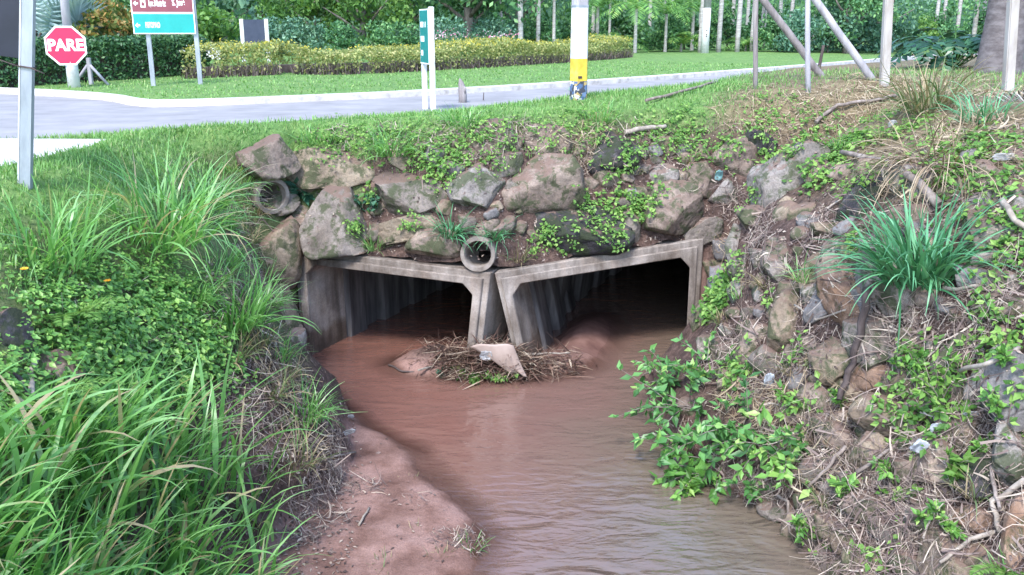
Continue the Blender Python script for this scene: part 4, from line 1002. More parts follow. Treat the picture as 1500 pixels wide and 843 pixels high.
# debris raft of canes and palm leaf strips round the middle posts
def debris():
    a = Acc(); r = np.random.default_rng(41); n = 3200
    x = np.concatenate([r.normal(-.25,.42,n-1200), r.uniform(-1.0,1.0,700), r.normal(-.75,.25,500)]); y = 12.36+.2*((x+.25)/1.1)**2+r.normal(0,.13,n)
    hgt = .30*np.exp(-((x+.2)/.75)**2)+.07; z = np.maximum(bed(x,y), -.02)+hgt*r.random(n)**1.6*(.55+.9*np.abs(fbm(np.stack([x*3,y*3,x*0],-1),2,4)))
    az = r.normal(0, .9, n)+np.where(r.random(n) < .5, 0, math.pi)
    L = .08+.38*r.random(n)**1.6; W = np.where(r.random(n) < .2, r.uniform(.014,.03,n), r.uniform(.004,.012,n))
    a.add(blades(np.stack([x-np.cos(az)*L*.4, y, z], -1), az, r.normal(1.45,.32,n), L, W, r.normal(.1,.25,n), 4, None, r)); return a
tag(link('flood_debris', debris().mesh('flood_debris', M_RAFT)), 'raft of brown canes and palm strips caught on the middle posts', 'debris', kind='stuff')
M_SHEET = mat_noise('beige_sheet', [(.3,(.25,.19,.16)), (.5,(.34,.265,.23)), (.7,(.40,.32,.28))], 3, .6, .15, .02)
def sheet():
    A, B, C, D = at_y(689,508,12.12), at_y(752,507,12.15), at_z(772,553,.08), at_z(748,546,.13)
    V = []; n = 14
    for i in range(n+1):
        for j in range(n+1):
            u, v = i/n, j/n; p = (A*(1-u)+B*u)*(1-v)+(D*(1-u)+C*u)*v
            V.append(p + Vector((0,-.03,.05))*math.sin(math.pi*u)*(1-.3*v) + Vector((0,0,.015))*math.sin(9*u+4*v))
    I = np.arange((n+1)**2).reshape(n+1, n+1); Q = np.stack([I[:-1,:-1],I[1:,:-1],I[1:,1:],I[:-1,1:]],-1).reshape(-1,4)
    o = link('discarded_sheet', mesh_np('discarded_sheet', [tuple(v) for v in V], Q, M_SHEET, True))
    s = o.modifiers.new('thick', 'SOLIDIFY'); s.thickness = .012; tag(o, 'beige folded sheet draped over the debris island', 'sheet')
sheet()
M_WHITE = mat_noise('white_litter', [(.3,(0.285,0.285,0.292)), (.6,(0.465,0.465,0.473))], 8, .6, .2, .01)
M_BAG = mat_noise('plastic_bag', [(.3,(0.315,0.350,0.406)), (.6,(0.476,0.504,0.546))], 8, .35, .5, .03, spec=.5)
M_TEAL = mat_noise('teal_plastic', [(.3,(.10,.28,.28)), (.6,(.25,.42,.42))], 8, .4, .3, .02, spec=.5)
def litter(px, py, w, h, mat, label, seed, name='litter', cat='litter', rot=0, lift=.03, pos=None):
    p, n, t = hit(px, py, SB)
    if pos is not None: p, n, t = pos, Vector((0,0,1)), 12.5
    r = np.random.default_rng(seed); sw, sh = w/F*t, h/F*t; k = 9
    V = []
    for i in range(k):
        for j in range(k):
            u, v = i/(k-1)-.5, j/(k-1)-.5; x, z = u*sw*(1-.5*abs(v)), v*sh*(1-.35*abs(u)); V.append((x, 0, z))
    V = np.array(V); V[:,1] = .22*min(sw,sh)*fbm(V*9/max(sw,sh)*.35+seed, 3, seed); V += r.normal(0,.03*min(sw,sh),V.shape)
    c, s = math.cos(R(rot)), math.sin(R(rot)); V = np.stack([V[:,0]*c-V[:,2]*s, V[:,1]-V[:,2]*.4, V[:,0]*s+V[:,2]*c], -1)
    I = np.arange(k*k).reshape(k,k); Q = np.stack([I[:-1,:-1],I[1:,:-1],I[1:,1:],I[:-1,1:]],-1).reshape(-1,4)
    o = link(name, mesh_np(name, V, Q, mat, True), None, p+Vector(n)*(lift+.02)); m = o.modifiers.new('thick','SOLIDIFY'); m.thickness = .003; tag(o, label, cat); return o
litter(712,524,20,18,M_WHITE,'white foam scrap lying on the debris island',3,pos=at_y(712,527,12.1))
litter(504,636,24,9,M_WHITE,'flat white scrap on the upper sand bar',4,rot=20)
litter(513,616,10,7,M_WHITE,'tiny white scrap nearest the water on the sand bar',5)
litter(1356,658,22,26,M_BAG,'torn bluish plastic bag hanging below the tan stone',6,'plastic_bag','bag',-30,.05)
litter(1378,626,20,18,M_BAG,'crumpled plastic bag on top of the tan stone',7,'plastic_bag','bag',10,.05)
litter(1047,257,13,17,M_TEAL,'teal plastic scrap caught in roots of the head wall',8,lift=.05)
litter(1134,562,16,24,M_BAG,'crumpled clear plastic scrap under the tall narrow tan stone',9,lift=.06)
litter(1478,232,34,12,M_WHITE,'crumpled white plastic beside dead grass at the right edge',10,lift=.06)
litter(1310,190,14,12,M_WHITE,'white paper scrap in front of the dead grass skirt',11,lift=.05)
litter(1440,600,26,9,M_WHITE,'white rag left of the largest grey boulder',12,lift=.08)
# fallen grey palm fronds on the crest
def dead_frond(px, py, az, L, label):
    p, n, t = hit(px, py, SB); r = np.random.default_rng(int(px)); a = Acc(); pts = [(math.cos(az)*L*s, math.sin(az)*L*s, .08+.14*math.sin(math.pi*s)) for s in np.linspace(0,1,8)]
    a.add(frond_leaves(pts, 34, .32, .022, .75, r)); o = link('fallen_palm_frond', a.mesh('fallen_palm_frond', M_STRAWG, False), None, p); tag(o, label, 'palm frond')
M_STRAWG = mat_leaf('grey_dead_frond', [(0,(.12,.11,.105)),(.5,(.24,.22,.21)),(1,(.40,.38,.36))], .1, .7, .2)
dead_frond(1420,165,.1,1.5,'grey fallen palm frond next to the half dry tuft')
dead_frond(1455,150,-.15,1.6,'grey fallen palm frond at the foot of the rightmost white post')
# ------------------------------------------------------------------ signs, poles and posts
M_GALV = mat_noise('galvanised_steel', [(.3,(.20,.225,.26)), (.5,(.29,.32,.365)), (.7,(.40,.43,.47))], 7, .45, .1, .005, metal=.35, spec=.5, stretch=(1,1,.25))
M_WHITEP = mat_noise('white_paint', [(.28,(.36,.35,.33)), (.45,(.54,.54,.54)), (.7,(.62,.62,.625))], 4, .6, .15, .005)
M_WPOST = mat_noise('limewashed_post', [(.28,(.22,.185,.155)), (.48,(.37,.345,.325)), (.7,(.46,.445,.435))], 3.5, .8, .3, .01, stretch=(1,1,.3))
M_WORN = mat_noise('weathered_post', [(.3,(.13,.11,.11)), (.5,(.22,.195,.195)), (.7,(.33,.30,.30))], 9, .9, .5, .01, stretch=(1,1,.12))
M_GREYP = mat_noise('grey_pole', [(.3,(.24,.23,.25)), (.5,(.34,.33,.355)), (.7,(.45,.44,.46))], 7, .85, .4, .01, stretch=(1,1,.15))
M_PINKRED = mat_noise('stop_red', [(.3,(.40,.008,.055)), (.7,(.46,.012,.075))], 3, .45, .0, .001, spec=.5)
M_TEALS = mat_noise('sign_green', [(.3,(.0,.27,.25)), (.7,(.005,.33,.31))], 3, .4, .0, .001, spec=.5)
M_BROWNS = mat_noise('sign_brown', [(.3,(.17,.035,.055)), (.7,(.215,.05,.07))], 3, .4, .0, .001, spec=.5)
M_GREENS = mat_noise('sign_dark_green', [(.3,(.0,.16,.15)), (.7,(.005,.21,.20))], 3, .4, .0, .001, spec=.5)
M_SLATE = mat_noise('slate_board', [(.3,(.035,.045,.075)), (.7,(.055,.065,.10))], 5, .6, .0, .001)
M_NAVY = mat_noise('dark_sign_back', [(.3,(.006,.008,.02)), (.7,(.014,.017,.035))], 3, .4, .0, .001, spec=.4)
M_REFL = mat_noise('reflective_white', [(.3,(.80,.82,.82)), (.7,(.86,.87,.87))], 3, .5, .0, .001)
def text(body, size, mat, parent, M, name='lettering', cx=1.0, align='CENTER', bold=.0, depth=.002):
    cu = bpy.data.curves.new('lettering', 'FONT'); cu.body = body; cu.size = size; cu.align_x = align; cu.align_y = 'CENTER'; cu.extrude = depth; cu.offset = bold
    o = bpy.data.objects.new('tmp', cu); COL.objects.link(o); bpy.context.view_layer.update()
    me = bpy.data.meshes.new_from_object(o.evaluated_get(bpy.context.evaluated_depsgraph_get()))
    bpy.data.objects.remove(o); bpy.data.curves.remove(cu)
    me.transform(M @ Matrix.Diagonal((cx,1,1,1))); me.materials.append(mat); me.name = name
    return link(name, me, parent)
# text lies in XY; this stands it up facing -Y
STAND = Matrix.Rotation(math.pi/2, 4, 'X')
def face_pos(p): # rotation about z that turns -Y towards the camera
    d = CAM-Vector(p); return math.atan2(d.x, -d.y)
def base(px, py, z=None):
    p = hit(px, py, GB)[0] if z is None else at_z(px, py, z); p.z = gz(p.x, p.y); return p
def pix(p): return F/((Vector(p)-CAM).dot(Vector((0, math.cos(PITCH), -math.sin(PITCH)))))  # px per metre
# stop sign
def stop_sign():
    p = base(109,128); s = pix(p); e = empty('stop_sign', p, face_pos(p)*.6); tag(e, 'pink red octagonal PARE stop sign on a white footed post', 'sign')
    zc = (126-67)/s; r = 27.3/s/math.cos(math.pi/8)
    octo = lambda k: [(k*r*math.cos(math.pi/8+i*math.pi/4), k*r*math.sin(math.pi/8+i*math.pi/4)) for i in range(8)]
    T = Matrix.Translation((-.05,-.12,zc)) @ STAND
    m = MB(); m.prism(octo(1.0), -.02, .0, T); pan = m.build('sign_panel', M_REFL, e)
    m = MB(); m.prism(octo(.91), -.001, .003, T); m.build('red_face', M_PINKRED, e)
    text('PARE', 22/s*1.02, M_REFL, e, T @ Matrix.Translation((0,0,.005)), bold=.012, cx=.94)
    m = MB(); m.tube([(0,0,-.1),(0,0,(126-92)/s),(0,0,zc)], [.135,.125,.11], 14); m.build('white_post_foot', M_WHITEP, e)
    m = MB(); m.tube([(0,.02,zc),(.02,.02,2.2),(.05,.02,5.5)], [.095,.09,.08], 14); m.build('pole', M_GREYP, e)
stop_sign()
def fence_post():
    p = base(134,124); s = pix(p); e = empty('fence_post', p); tag(e, 'grey concrete fence corner post with two diagonal struts by the hedge', 'post')
    h = 38/s; m = MB(); m.box((0,0,h/2-.1), (.085,.085,h+.2), None, .01); m.build('post', M_GREYP, e)
    for k in (-1, 1):
        m = MB(); m.tube([(k*.03,-.02,h*.72),(k*27/s,-.03,-.05)], .036, 4); m.build('strut', M_GREYP, e)
fence_post()
def direction_sign():
    a = base(225,126); sa = pix(a); b = a+Vector((65/sa, 65/sa*.20, 0)).normalized()*(66/sa); b.z = gz(b.x, b.y); e = empty('direction_sign', a); tag(e, 'brown over teal road direction sign on two galvanised posts', 'sign')
    s = pix((a+b)/2); u = (b-a); u.z = 0; W0 = u.length; u.normalize(); rz = math.atan2(u.y, u.x)
    base_z = a.z; z0 = at_y(248,50,(a.y+b.y)/2).z - base_z; ph = 28.5/s; w = 85/s
    Rz = Matrix.Rotation(rz, 4, 'Z'); mid = Vector((b-a)/2); mid.z = 0
    mid -= Vector((9/s*u.x, 9/s*u.y, 0))
    def panel(z, mat, nm, txt, icon):
        T = Matrix.Translation(mid+Vector((0,0,z))) @ Rz @ Matrix.Translation((0,-.08,0))
        m = MB(); m.prism([(-w/2,0),(w/2,0),(w/2,ph),(-w/2,ph)], -.02, 0, T @ STAND); o = m.build(nm+'_panel', M_REFL, e)
        k = .022; m = MB(); m.prism([(-w/2+k,k),(w/2-k,k),(w/2-k,ph-k*.6),(-w/2+k,ph-k*.6)], -.001, .003, T @ STAND); m.build(nm+'_face', mat, e)
        # arrow
        ax, ay, q = -w/2+.10, ph*(.42 if not icon else .46), 3.4/s
        m = MB(); m.prism([(ax-q,ay),(ax+.1*q,ay+1.05*q),(ax+.1*q,ay+.35*q),(ax+1.0*q,ay+.35*q),(ax+1.0*q,ay-.35*q),(ax+.1*q,ay-.35*q),(ax+.1*q,ay-1.05*q)][::-1], .002, .006, T @ STAND); m.build('arrow', M_REFL, e)
        if icon:
            ix = ax+10/s; hh = 5.5/s; ww = 3.4/s
            m = MB(); m.prism([(ix-ww,ay-hh),(ix+ww,ay-hh),(ix+ww,ay+hh),(ix-ww,ay+hh)], .002, .005, T @ STAND); m.build('icon_plate', M_REFL, e)
            c = ww*.62   # small church pictogram
            m = MB(); m.prism([(ix-c,ay-hh*.6),(ix+c,ay-hh*.6),(ix+c,ay),(ix+.25*c,ay+hh*.35),(ix+.12*c,ay+hh*.75),(ix-.12*c,ay+hh*.75),(ix-.25*c,ay+hh*.35),(ix-c,ay)], .005, .008, T @ STAND); m.build('church_symbol', mat, e)
        for body, x, y, sz, cx in txt:
            text(body, sz, M_REFL, e, T @ STAND @ Matrix.Translation((-w/2+x, y, .004)), cx=cx, align='LEFT', bold=.006)
    panel(z0, M_TEALS, 'green', [('RETORNO', 17/s, ph*.42, 10.5/s, .40)], False)
    panel(z0+ph+.004, M_BROWNS, 'brown', [('Igr.Matriz', 24/s, ph*.46, 12/s, .50), ('S. José', 56/s, ph*.5, 12/s, .55)], True)
    for q, t in ((a, 0), (b, 1)):
        o = q-a; m = MB(); hgt = z0+2*ph+.1
        rot = Matrix.Rotation(rz, 3, 'Z')
        m.box(Vector((o.x,o.y,hgt/2-.15)), (.10,.055,hgt+.3), rot, .008); m.build('post', M_GALV, e)
direction_sign()
def notice_board():
    Y = 33.0; p = at_y(376,90,Y); p.z = gz(p.x, p.y); s = pix(p); e = empty('notice_board', p, .12); tag(e, 'dark slate notice board between two white posts behind the flower bed', 'sign')
    top = at_y(376,28,Y).z-p.z; b0, b1 = at_y(376,67,Y).z-p.z, at_y(376,29,Y).z-p.z; w = 35/s
    for k in (-.5,.5):
        m = MB(); m.box((k*w,0,top/2-.1), (.13,.1,top+.2), None, .01); m.build('post', M_WHITEP, e)
    m = MB(); m.box((0,0,(b0+b1)/2), (w-.13,.05,b1-b0), None, .006); m.build('board', M_SLATE, e)
notice_board()
def green_sign():
    a = base(623,163); b = base(638,164); s = pix((a+b)/2); b = a + (b-a).normalized()*0 + Vector((15.5/s, -.55, 0)); b.z = gz(b.x, b.y); e = empty('green_sign', a)
    tag(e, 'narrow green sign seen almost edge on between two white posts', 'sign')
    u = (b-a); u.z = 0; rz = math.atan2(u.y, u.x); rot = Matrix.Rotation(rz, 3, 'Z'); w = u.length
    zt = at_y(638,10,b.y).z-a.z; za = at_y(623,93,a.y).z-a.z; zb = at_y(622,14,a.y).z-a.z
    for q, h in ((Vector((0,0,0)), za+.1), (b-a, zt)):
        m = MB(); m.box(Vector((q.x,q.y,h/2-.1)), (.085,.085,h+.2), rot, .008); m.build('post', M_WHITEP, e)
    T = Matrix.Translation((0,0,0)) @ Matrix.Rotation(rz,4,'Z') @ Matrix.Translation((-.02,-.05,0))
    m = MB(); m.prism([(-.03,za),(w,za),(w,zb),(-.03,zb)], -.03, 0, T @ STAND); m.build('sign_panel', M_REFL, e)
    k = .02; m = MB(); m.prism([(-.03+k,za+k),(w-k,za+k),(w-k,zb-k),(-.03+k,zb-k)], -.001, .003, T @ STAND); m.build('green_face', M_GREENS, e)
    # the rows of white lettering are too slanted to read: upright strokes in three rows
    H = zb-za
    for row, (y, hh, xs) in enumerate(((.72,.085,(.08,.14,.2,.27,.33,.5,.68)), (.46,.085,(.08,.14,.2,.27,.33,.39,.46)), (.20,.085,(.1,.16,.22,.28)))):
        m = MB()
        for x in xs: m.prism([(w*x,za+H*(y-hh*.6)),(w*x+.028,za+H*(y-hh*.6)),(w*x+.028,za+H*(y+hh*.6)),(w*x,za+H*(y+hh*.6))], .002, .005, T @ STAND)
        m.build('lettering', M_REFL, e)
green_sign()
def near_post():
    p, n, t = hit(36,272,GB); s = pix(p); e = empty('sign_post', p); tag(e, 'galvanised channel post with a dark panel at the left picture edge', 'sign')
    w = .118; m = MB(); top = 3.4
    m.prism([(-w/2,-.02),(w/2,-.02),(w/2,.035),(w/2-.012,.035),(w/2-.012,-.008),(-w/2+.012,-.008),(-w/2+.012,.035),(-w/2,.035)], -.3, top)
    m.build('channel_post', M_GALV, e)
    m = MB(); m.box((-w/2+.012,-.023,top/2), (.010,.006,top), None, 0); m.build('edge_fold', M_WHITEP, e)
    zb = at_y(10,88,p.y).z-p.z; m = MB(); m.box((-.60,.06,zb+.75), (1.15,.03,1.5), Matrix.Rotation(-.02,3,'Y'), .004); m.build('sign_panel', M_NAVY, e)
    zc = at_y(38,96,p.y).z-p.z; m = MB(); m.box((0,.0,zc), (w+.02,.085,.012), None, .002); m.tube([(w/2+.005,-.03,zc),(w/2+.05,-.05,zc-.01),(w/2+.12,-.04,zc-.03)], .006, 5); m.tube([(-w/2,-.045,zc),(-.4,-.02,zc+.06),(-.62,.03,zc+.12)], .006, 5); m.build('wire_clamp', M_DARKW, e)
    q = at_y(40,0,p.y)-p; e.rotation_euler.y = math.atan2(q.x, q.z)
near_post()
# utility pole with painted bands
M_YEL = mat_noise('yellow_paint', [(.3,(.45,.31,.04)), (.5,(.60,.44,.06)), (.7,(.64,.5,.15))], 5, .6, .15, .005)
M_BILL = bpy.data.materials.new('torn_bills')
def _bill():
    nt = nodes(M_BILL); v = N(nt, 'ShaderNodeTexVoronoi', distance='CHEBYCHEV'); v.inputs['Scale'].default_value = 17; tc = N(nt, 'ShaderNodeTexCoord'); nt.links.new(tc.outputs['Object'], v.inputs['Vector'])
    sc = N(nt, 'ShaderNodeSeparateColor'); nt.links.new(v.outputs['Color'], sc.inputs[0])
    r = ramp(nt, [(0,(.05,.055,.075)), (.22,(.08,.13,.25)), (.42,(.5,.5,.5)), (.6,(.06,.06,.07)), (.7,(.12,.18,.3)), (.84,(.38,.28,.12))], 'CONSTANT'); nt.links.new(sc.outputs[0], r.inputs['Fac']); finish(nt, r.outputs['Color'], .8)
_bill()
def utility_pole():
    p = base(847,146); s = pix(p); e = empty('utility_pole', p, .45); tag(e, 'thick concrete utility pole painted white with a yellow band', 'utility pole')
    z = lambda py: at_y(848,py,p.y).z-p.z
    wd = lambda h: .225-.008*h
    def seg(nm, z0, z1, mat, extra=0):
        b = bmesh.new(); w0, w1 = wd(z0)+extra, wd(z1)+extra; oc = lambda w: [(w/2*sx*a, w/2*sy*c) for sx, sy, a, c in ((-1,-1,1,.72),(-1,-1,.72,1),(1,-1,.72,1),(1,-1,1,.72),(1,1,1,.72),(1,1,.72,1),(-1,1,.72,1),(-1,1,1,.72))]
        A = [b.verts.new((x,y,z0)) for x,y in oc(w0)]; B = [b.verts.new((x,y,z1)) for x,y in oc(w1)]
        b.faces.new(A[::-1]); b.faces.new(B)
        for i in range(8): b.faces.new((A[i],A[(i+1)%8],B[(i+1)%8],B[i]))
        m = MB(); m.add(b); return m.build(nm, mat, e)
    seg('bill_covered_foot', -.2, z(119), M_BILL); seg('yellow_band', z(119)+.001, z(86), M_YEL); seg('white_band', z(86)+.001, z(9), M_WHITEP, .002); seg('shaft', z(9)+.001, 8.0, M_GREYP)
    zb = z(113); 
    for zz, nm in ((z(11),'steel_strap'),):
        seg(nm, zz, zz+.03, M_GALV, .012)
    m = MB(); m.box((-.04,-.117,zb), (.07,.01,.035), None, .003); m.build('small_plate', M_DARKW, e)
utility_pole()
def post(px, py, ptop, w, mat, label, name='post', lean=None, shape='round', pos=None, cat='post', taper=.9, H=4.5):
    """px,py foot; ptop (x,y) a point higher on the post: extended upwards"""
    p = base(px, py); s = pix(p); r = w/s/2
    q = at_y(ptop[0], ptop[1], p.y); d = (q-p); d = d/d.z if d.z else Vector((0,0,1)); rr = random.Random(int(px))
    m = MB()
    if shape == 'round': 
        k = 9; m.tube([d*(-.2+(H+.2)*i/k)+Vector((rr.uniform(-1,1),rr.uniform(-1,1),0))*r*.12 for i in range(k+1)], [r*(1.04-(1-taper)*i/k) for i in range(k+1)], 12)
    else:
        b = bmesh.new(); sq = ((-1,-1),(1,-1),(1,1),(-1,1)); A = [b.verts.new(d*-.2+Vector((x*r,y*r,0))) for x,y in sq]; B = [b.verts.new(d*H+Vector((x*r*taper,y*r*taper,0))) for x,y in sq]
        b.faces.new(A[::-1]); b.faces.new(B)
        for i in range(4): b.faces.new((A[i],A[(i+1)%4],B[(i+1)%4],B[i]))
        bmesh.ops.bevel(b, geom=b.edges[:], offset=r*.22, segments=2, affect='EDGES'); m.add(b)
    o = m.build(name, mat, None, p); tag(o, label, cat); return o
post(1106,130,(1107.5,10),7,M_WORN,'thin weathered brown post, first post right of the yellow banded pole','wooden_post')
post(1184,135,(1183,10),7.5,M_GREYP,'thin grey white post between the two leaning poles','wooden_post')
post(1295,125,(1301,5),12,M_WPOST,'square white post beside the foot of the leaning grey pole','concrete_post',shape='sq',taper=.97)
post(1476,133,(1484,5),13.5,M_WPOST,'square white post in front of the thick palm trunk','concrete_post',shape='sq',taper=.97)
post(1203,112,(1118,0),10.5,M_WORN,'dark brown pole leaning to the left','leaning_pole',cat='pole',H=2.6)
post(1278,117,(1194,0),11,M_GREYP,'grey pole leaning to the left beside the square white post','leaning_pole',cat='pole',H=2.6)
post(1199,103,(1204,78),5.5,M_DARKW,'short dark stake beside the foot of the brown leaning pole','stake',H=.48,taper=.7)
def stump():
    p = base(678,153); s = pix(p); h = 34/s; m = MB(); m.tube([(0,0,-.1),(.0,0,h*.3),(-.01,0,h*.6),(-.03,0,h*.82),(-.055,0,h*1.02)], [.085,.08,.075,.055,.012], 9); m.tube([(.03,-.03,h*.4),(.05,-.05,h*.62),(.03,-.06,h*.7)], [.035,.03,.008], 7)
    o = m.build('wooden_stump', M_WORN, None, p); tag(o, 'weathered pointed wooden stump right of the narrow green sign', 'stump')
    p = base(708,150); m = MB(); m.tube([(0,0,-.05),(.01,0,.16)], [.012,.008], 5); o = m.build('short_twig', M_DARKW, None, p); tag(o, 'tiny upright twig in the grass right of the stump', 'twig')
stump()

# ------------------------------------------------------------------ trees, hedges and palms
M_BARK = mat_noise('grey_bark', [(.3,(.09,.075,.065)), (.5,(.165,.145,.13)), (.7,(.26,.235,.215))], 8, .95, .6, .03, stretch=(1,1,.3))
M_PALMT = mat_noise('palm_trunk', [(.3,(.075,.065,.065)), (.5,(.125,.11,.112)), (.7,(.185,.168,.17))], 5, .92, .5, .03, stretch=(1,1,2.2))
M_PTHIN = mat_noise('pale_palm_trunk', [(.3,(.22,.205,.19)), (.5,(.36,.345,.33)), (.7,(.50,.485,.47))], 3, .9, .3, .02, stretch=(.6,.6,4))
M_TREE = mat_leaf('tree_leaves', [(0,(0.027,0.088,0.041)), (.45,(0.068,0.182,0.074)), (.8,(0.121,0.284,0.108)), (1,(0.216,0.392,0.149))], .25, .5, .4)
M_TREEL = mat_leaf('light_tree_leaves', [(0,(.035,.10,.025)), (.45,(.075,.18,.04)), (.8,(.13,.26,.055)), (1,(.2,.33,.08))], .3, .5, .4)
M_TREEB = mat_leaf('bluish_tree_leaves', [(0,(0.042,0.120,0.084)), (.45,(0.096,0.216,0.144)), (.8,(0.156,0.312,0.204)), (1,(0.240,0.408,0.264))], .25, .5, .4)
M_FROND = mat_leaf('palm_fronds', [(0,(.06,.17,.04)), (.5,(.13,.30,.07)), (.85,(.22,.41,.10)), (1,(.36,.5,.13))], .3, .45, .45)
M_FRONDD = mat_leaf('dark_palm_fronds', [(0,(0.026,0.098,0.039)), (.5,(0.072,0.208,0.078)), (1,(0.169,0.351,0.104))], .25, .45, .45)
M_BISM = mat_leaf('silver_fan_leaves', [(0,(.16,.25,.25)), (.5,(.27,.38,.38)), (1,(.40,.52,.52))], .2, .5, .4)
M_HEDGE = mat_leaf('hedge_leaves', [(0,(0.023,0.075,0.032)), (.5,(0.057,0.149,0.057)), (1,(0.127,0.253,0.092))], .2, .5, .4)
M_FLHED = mat_leaf('flower_bed_leaves', [(0,(.14,.19,.06)), (.4,(.25,.30,.10)), (.75,(.36,.38,.14)), (1,(.45,.41,.2))], .3, .55, .3)
M_YFL = mat_leaf('yellow_flowers', [(0,(.42,.36,.05)), (1,(.6,.53,.10))], .3, .6, .2)
M_TWIGS = mat_leaf('twiggy_stems', [(0,(.07,.055,.05)), (.5,(.14,.11,.105)), (1,(.24,.2,.18))], .0, .8, .2)
M_ORNG = mat_leaf('orange_bush_leaves', [(0,(.07,.13,.03)), (.45,(.14,.19,.05)), (.7,(.34,.23,.08)), (1,(.50,.27,.11))], .3, .55, .3)
M_PHIL = mat_leaf('philodendron_leaves', [(0,(.01,.045,.022)), (.6,(.022,.085,.04)), (1,(.05,.15,.06))], .2, .35, .5)
M_PINK = mat_leaf('pink_flowers', [(0,(.6,.12,.3)), (.5,(.75,.4,.55)), (1,(.8,.7,.75))], .2, .6, .2)
def crown_pts(n, rad, r, clumps=26, cl=.36):
    """points gathered in leaf clumps spread through an uneven crown"""
    c = norm(r.normal(size=(clumps,3)))*(r.random(clumps)**.45)[:,None]; i = r.integers(0, clumps, n)
    p = c[i] + norm(r.normal(size=(n,3)))*(cl*(.5+.8*r.random((clumps)))[i]*r.random(n)**.4)[:,None]
    return p*np.array(rad)
def make_tree(name, seed, rad, zc, n, leaf, mat, tr=.16, clumps=30):
    r = np.random.default_rng(seed); P = crown_pts(n, rad, r, clumps)+np.array([0,0,zc]); P[:,2] = np.maximum(P[:,2], .15)
    a = Acc(); a.add(cloud(P, leaf, r)); cm = a.mesh('crown', mat, False)
    m = MB(); m.tube([(0,0,-.3),(.05,.02,zc*.35),(-.05,.05,zc*.7),(0,0,zc)], [tr*1.3,tr,tr*.8,tr*.5], 9)
    for k in range(7):
        an = k*2.4; m.tube([(0,0,zc*(.3+.06*k)),(math.cos(an)*rad[0]*.35,math.sin(an)*rad[1]*.35,zc*(.55+.05*k)),(math.cos(an)*rad[0]*.7,math.sin(an)*rad[1]*.7,zc*(.75+.07*k))], [tr*.5,tr*.33,tr*.1], 6)
    t = m.build('trunk', M_BARK); tm = t.data; bpy.data.objects.remove(t)
    return cm, tm
def plant_copy(kind, meshes, x, y, s, rz, label, cat, group=None, names=('crown','trunk'), z=None):
    e = empty(kind, (x, y, gz(x,y) if z is None else z), rz); e.scale = (s,s,s); tag(e, label, cat, group)
    for nm, me in zip(names, meshes): link(nm, me, e)
    return e
def place(px, D): # ground point D metres ahead under image column px
    return (px-750)/F*D/1.0*1.02, D
T_DARK = [make_tree('t', 51+i, (3.0,3.0,2.7), 3.4, 5200, .21, M_TREE, .2, 34) for i in range(2)]
T_LIGHT = [make_tree('t', 61+i, (2.6,2.6,2.3), 2.7, 4800, .19, M_TREEL, .15, 30) for i in range(2)]
T_BLUE = [make_tree('t', 71, (3.2,3.2,3.0), 3.6, 5200, .2, M_TREEB, .2, 40)]
T_LOW = [make_tree('t', 81+i, (1.5,1.5,1.15), .95, 2600, .17, (M_TREE, M_TREEB, M_TREEL)[i], .05, 24) for i in range(3)]
def tree(px, D, ms, s, label, kind='broadleaf_tree', cat='tree', group=None):
    x, y = place(px, D); return plant_copy(kind, ms, x, y, s, (px*7) % 6.28, label, cat, group)
tree(545,41,T_LIGHT[0],1.0,'light green rounded tree left of the narrow green sign')
tree(480,44,T_LIGHT[1],.95,'light green tree between notice board and narrow green sign')
tree(690,43,T_DARK[0],1.1,'dark spreading tree right of the narrow green sign')
tree(610,50,T_DARK[1],1.25,'tall dark tree directly behind the narrow green sign')
tree(760,50,T_BLUE[0],1.0,'bluish tree behind two pale palm trunks')
tree(400,52,T_BLUE[0],1.1,'pale bluish tree behind the notice board')
tree(330,46,T_LOW[1],2.2,'bluish shrub left of the notice board posts')
tree(335,37,T_LOW[2],1.0,'round light green shrub beside the notice board')
tree(250,48,T_DARK[0],1.0,'dark tree behind the direction sign')
tree(150,52,T_DARK[1],1.2,'dark tree behind the silver fan palm')
tree(40,48,T_DARK[0],1.15,'dark tree at the left picture edge behind the hedge')
tree(1255,50,T_BLUE[0],.8,'leafy tree behind the grey leaning pole')
tree(1215,47,T_DARK[1],.75,'dark bushy tree between the leaning poles')
tree(1480,60,T_DARK[0],1.2,'dark tree behind the thick palm trunk')
for i, (px, D, k, s) in enumerate(((520,37.5,0,.62),(565,38,0,.62),(600,38.5,0,.6),(655,40,1,.7),(720,42,1,.7),(790,44,0,.8),(850,46,0,.8),(960,47,0,.8),(1150,46.5,1,.9),(1190,47.5,1,1.0),(1232,48.5,1,1.0),(1280,51,1,1.0),(1310,55,2,.9),(1120,47,0,.8),(1345,60,0,1.1),(1395,64,0,1.1),(1440,66,1,1.2),(455,40,1,.7),(420,40,1,.7),(1050,50,0,1.0),(990,52,0,1.1),(910,51,0,1.1),(1090,53,0,1.1))):
    tree(px, D, T_LOW[k], s, 'dense low shrub at the foot of the woodland across the road', 'woodland_shrub', 'shrub', 'shrubs along the woodland edge')
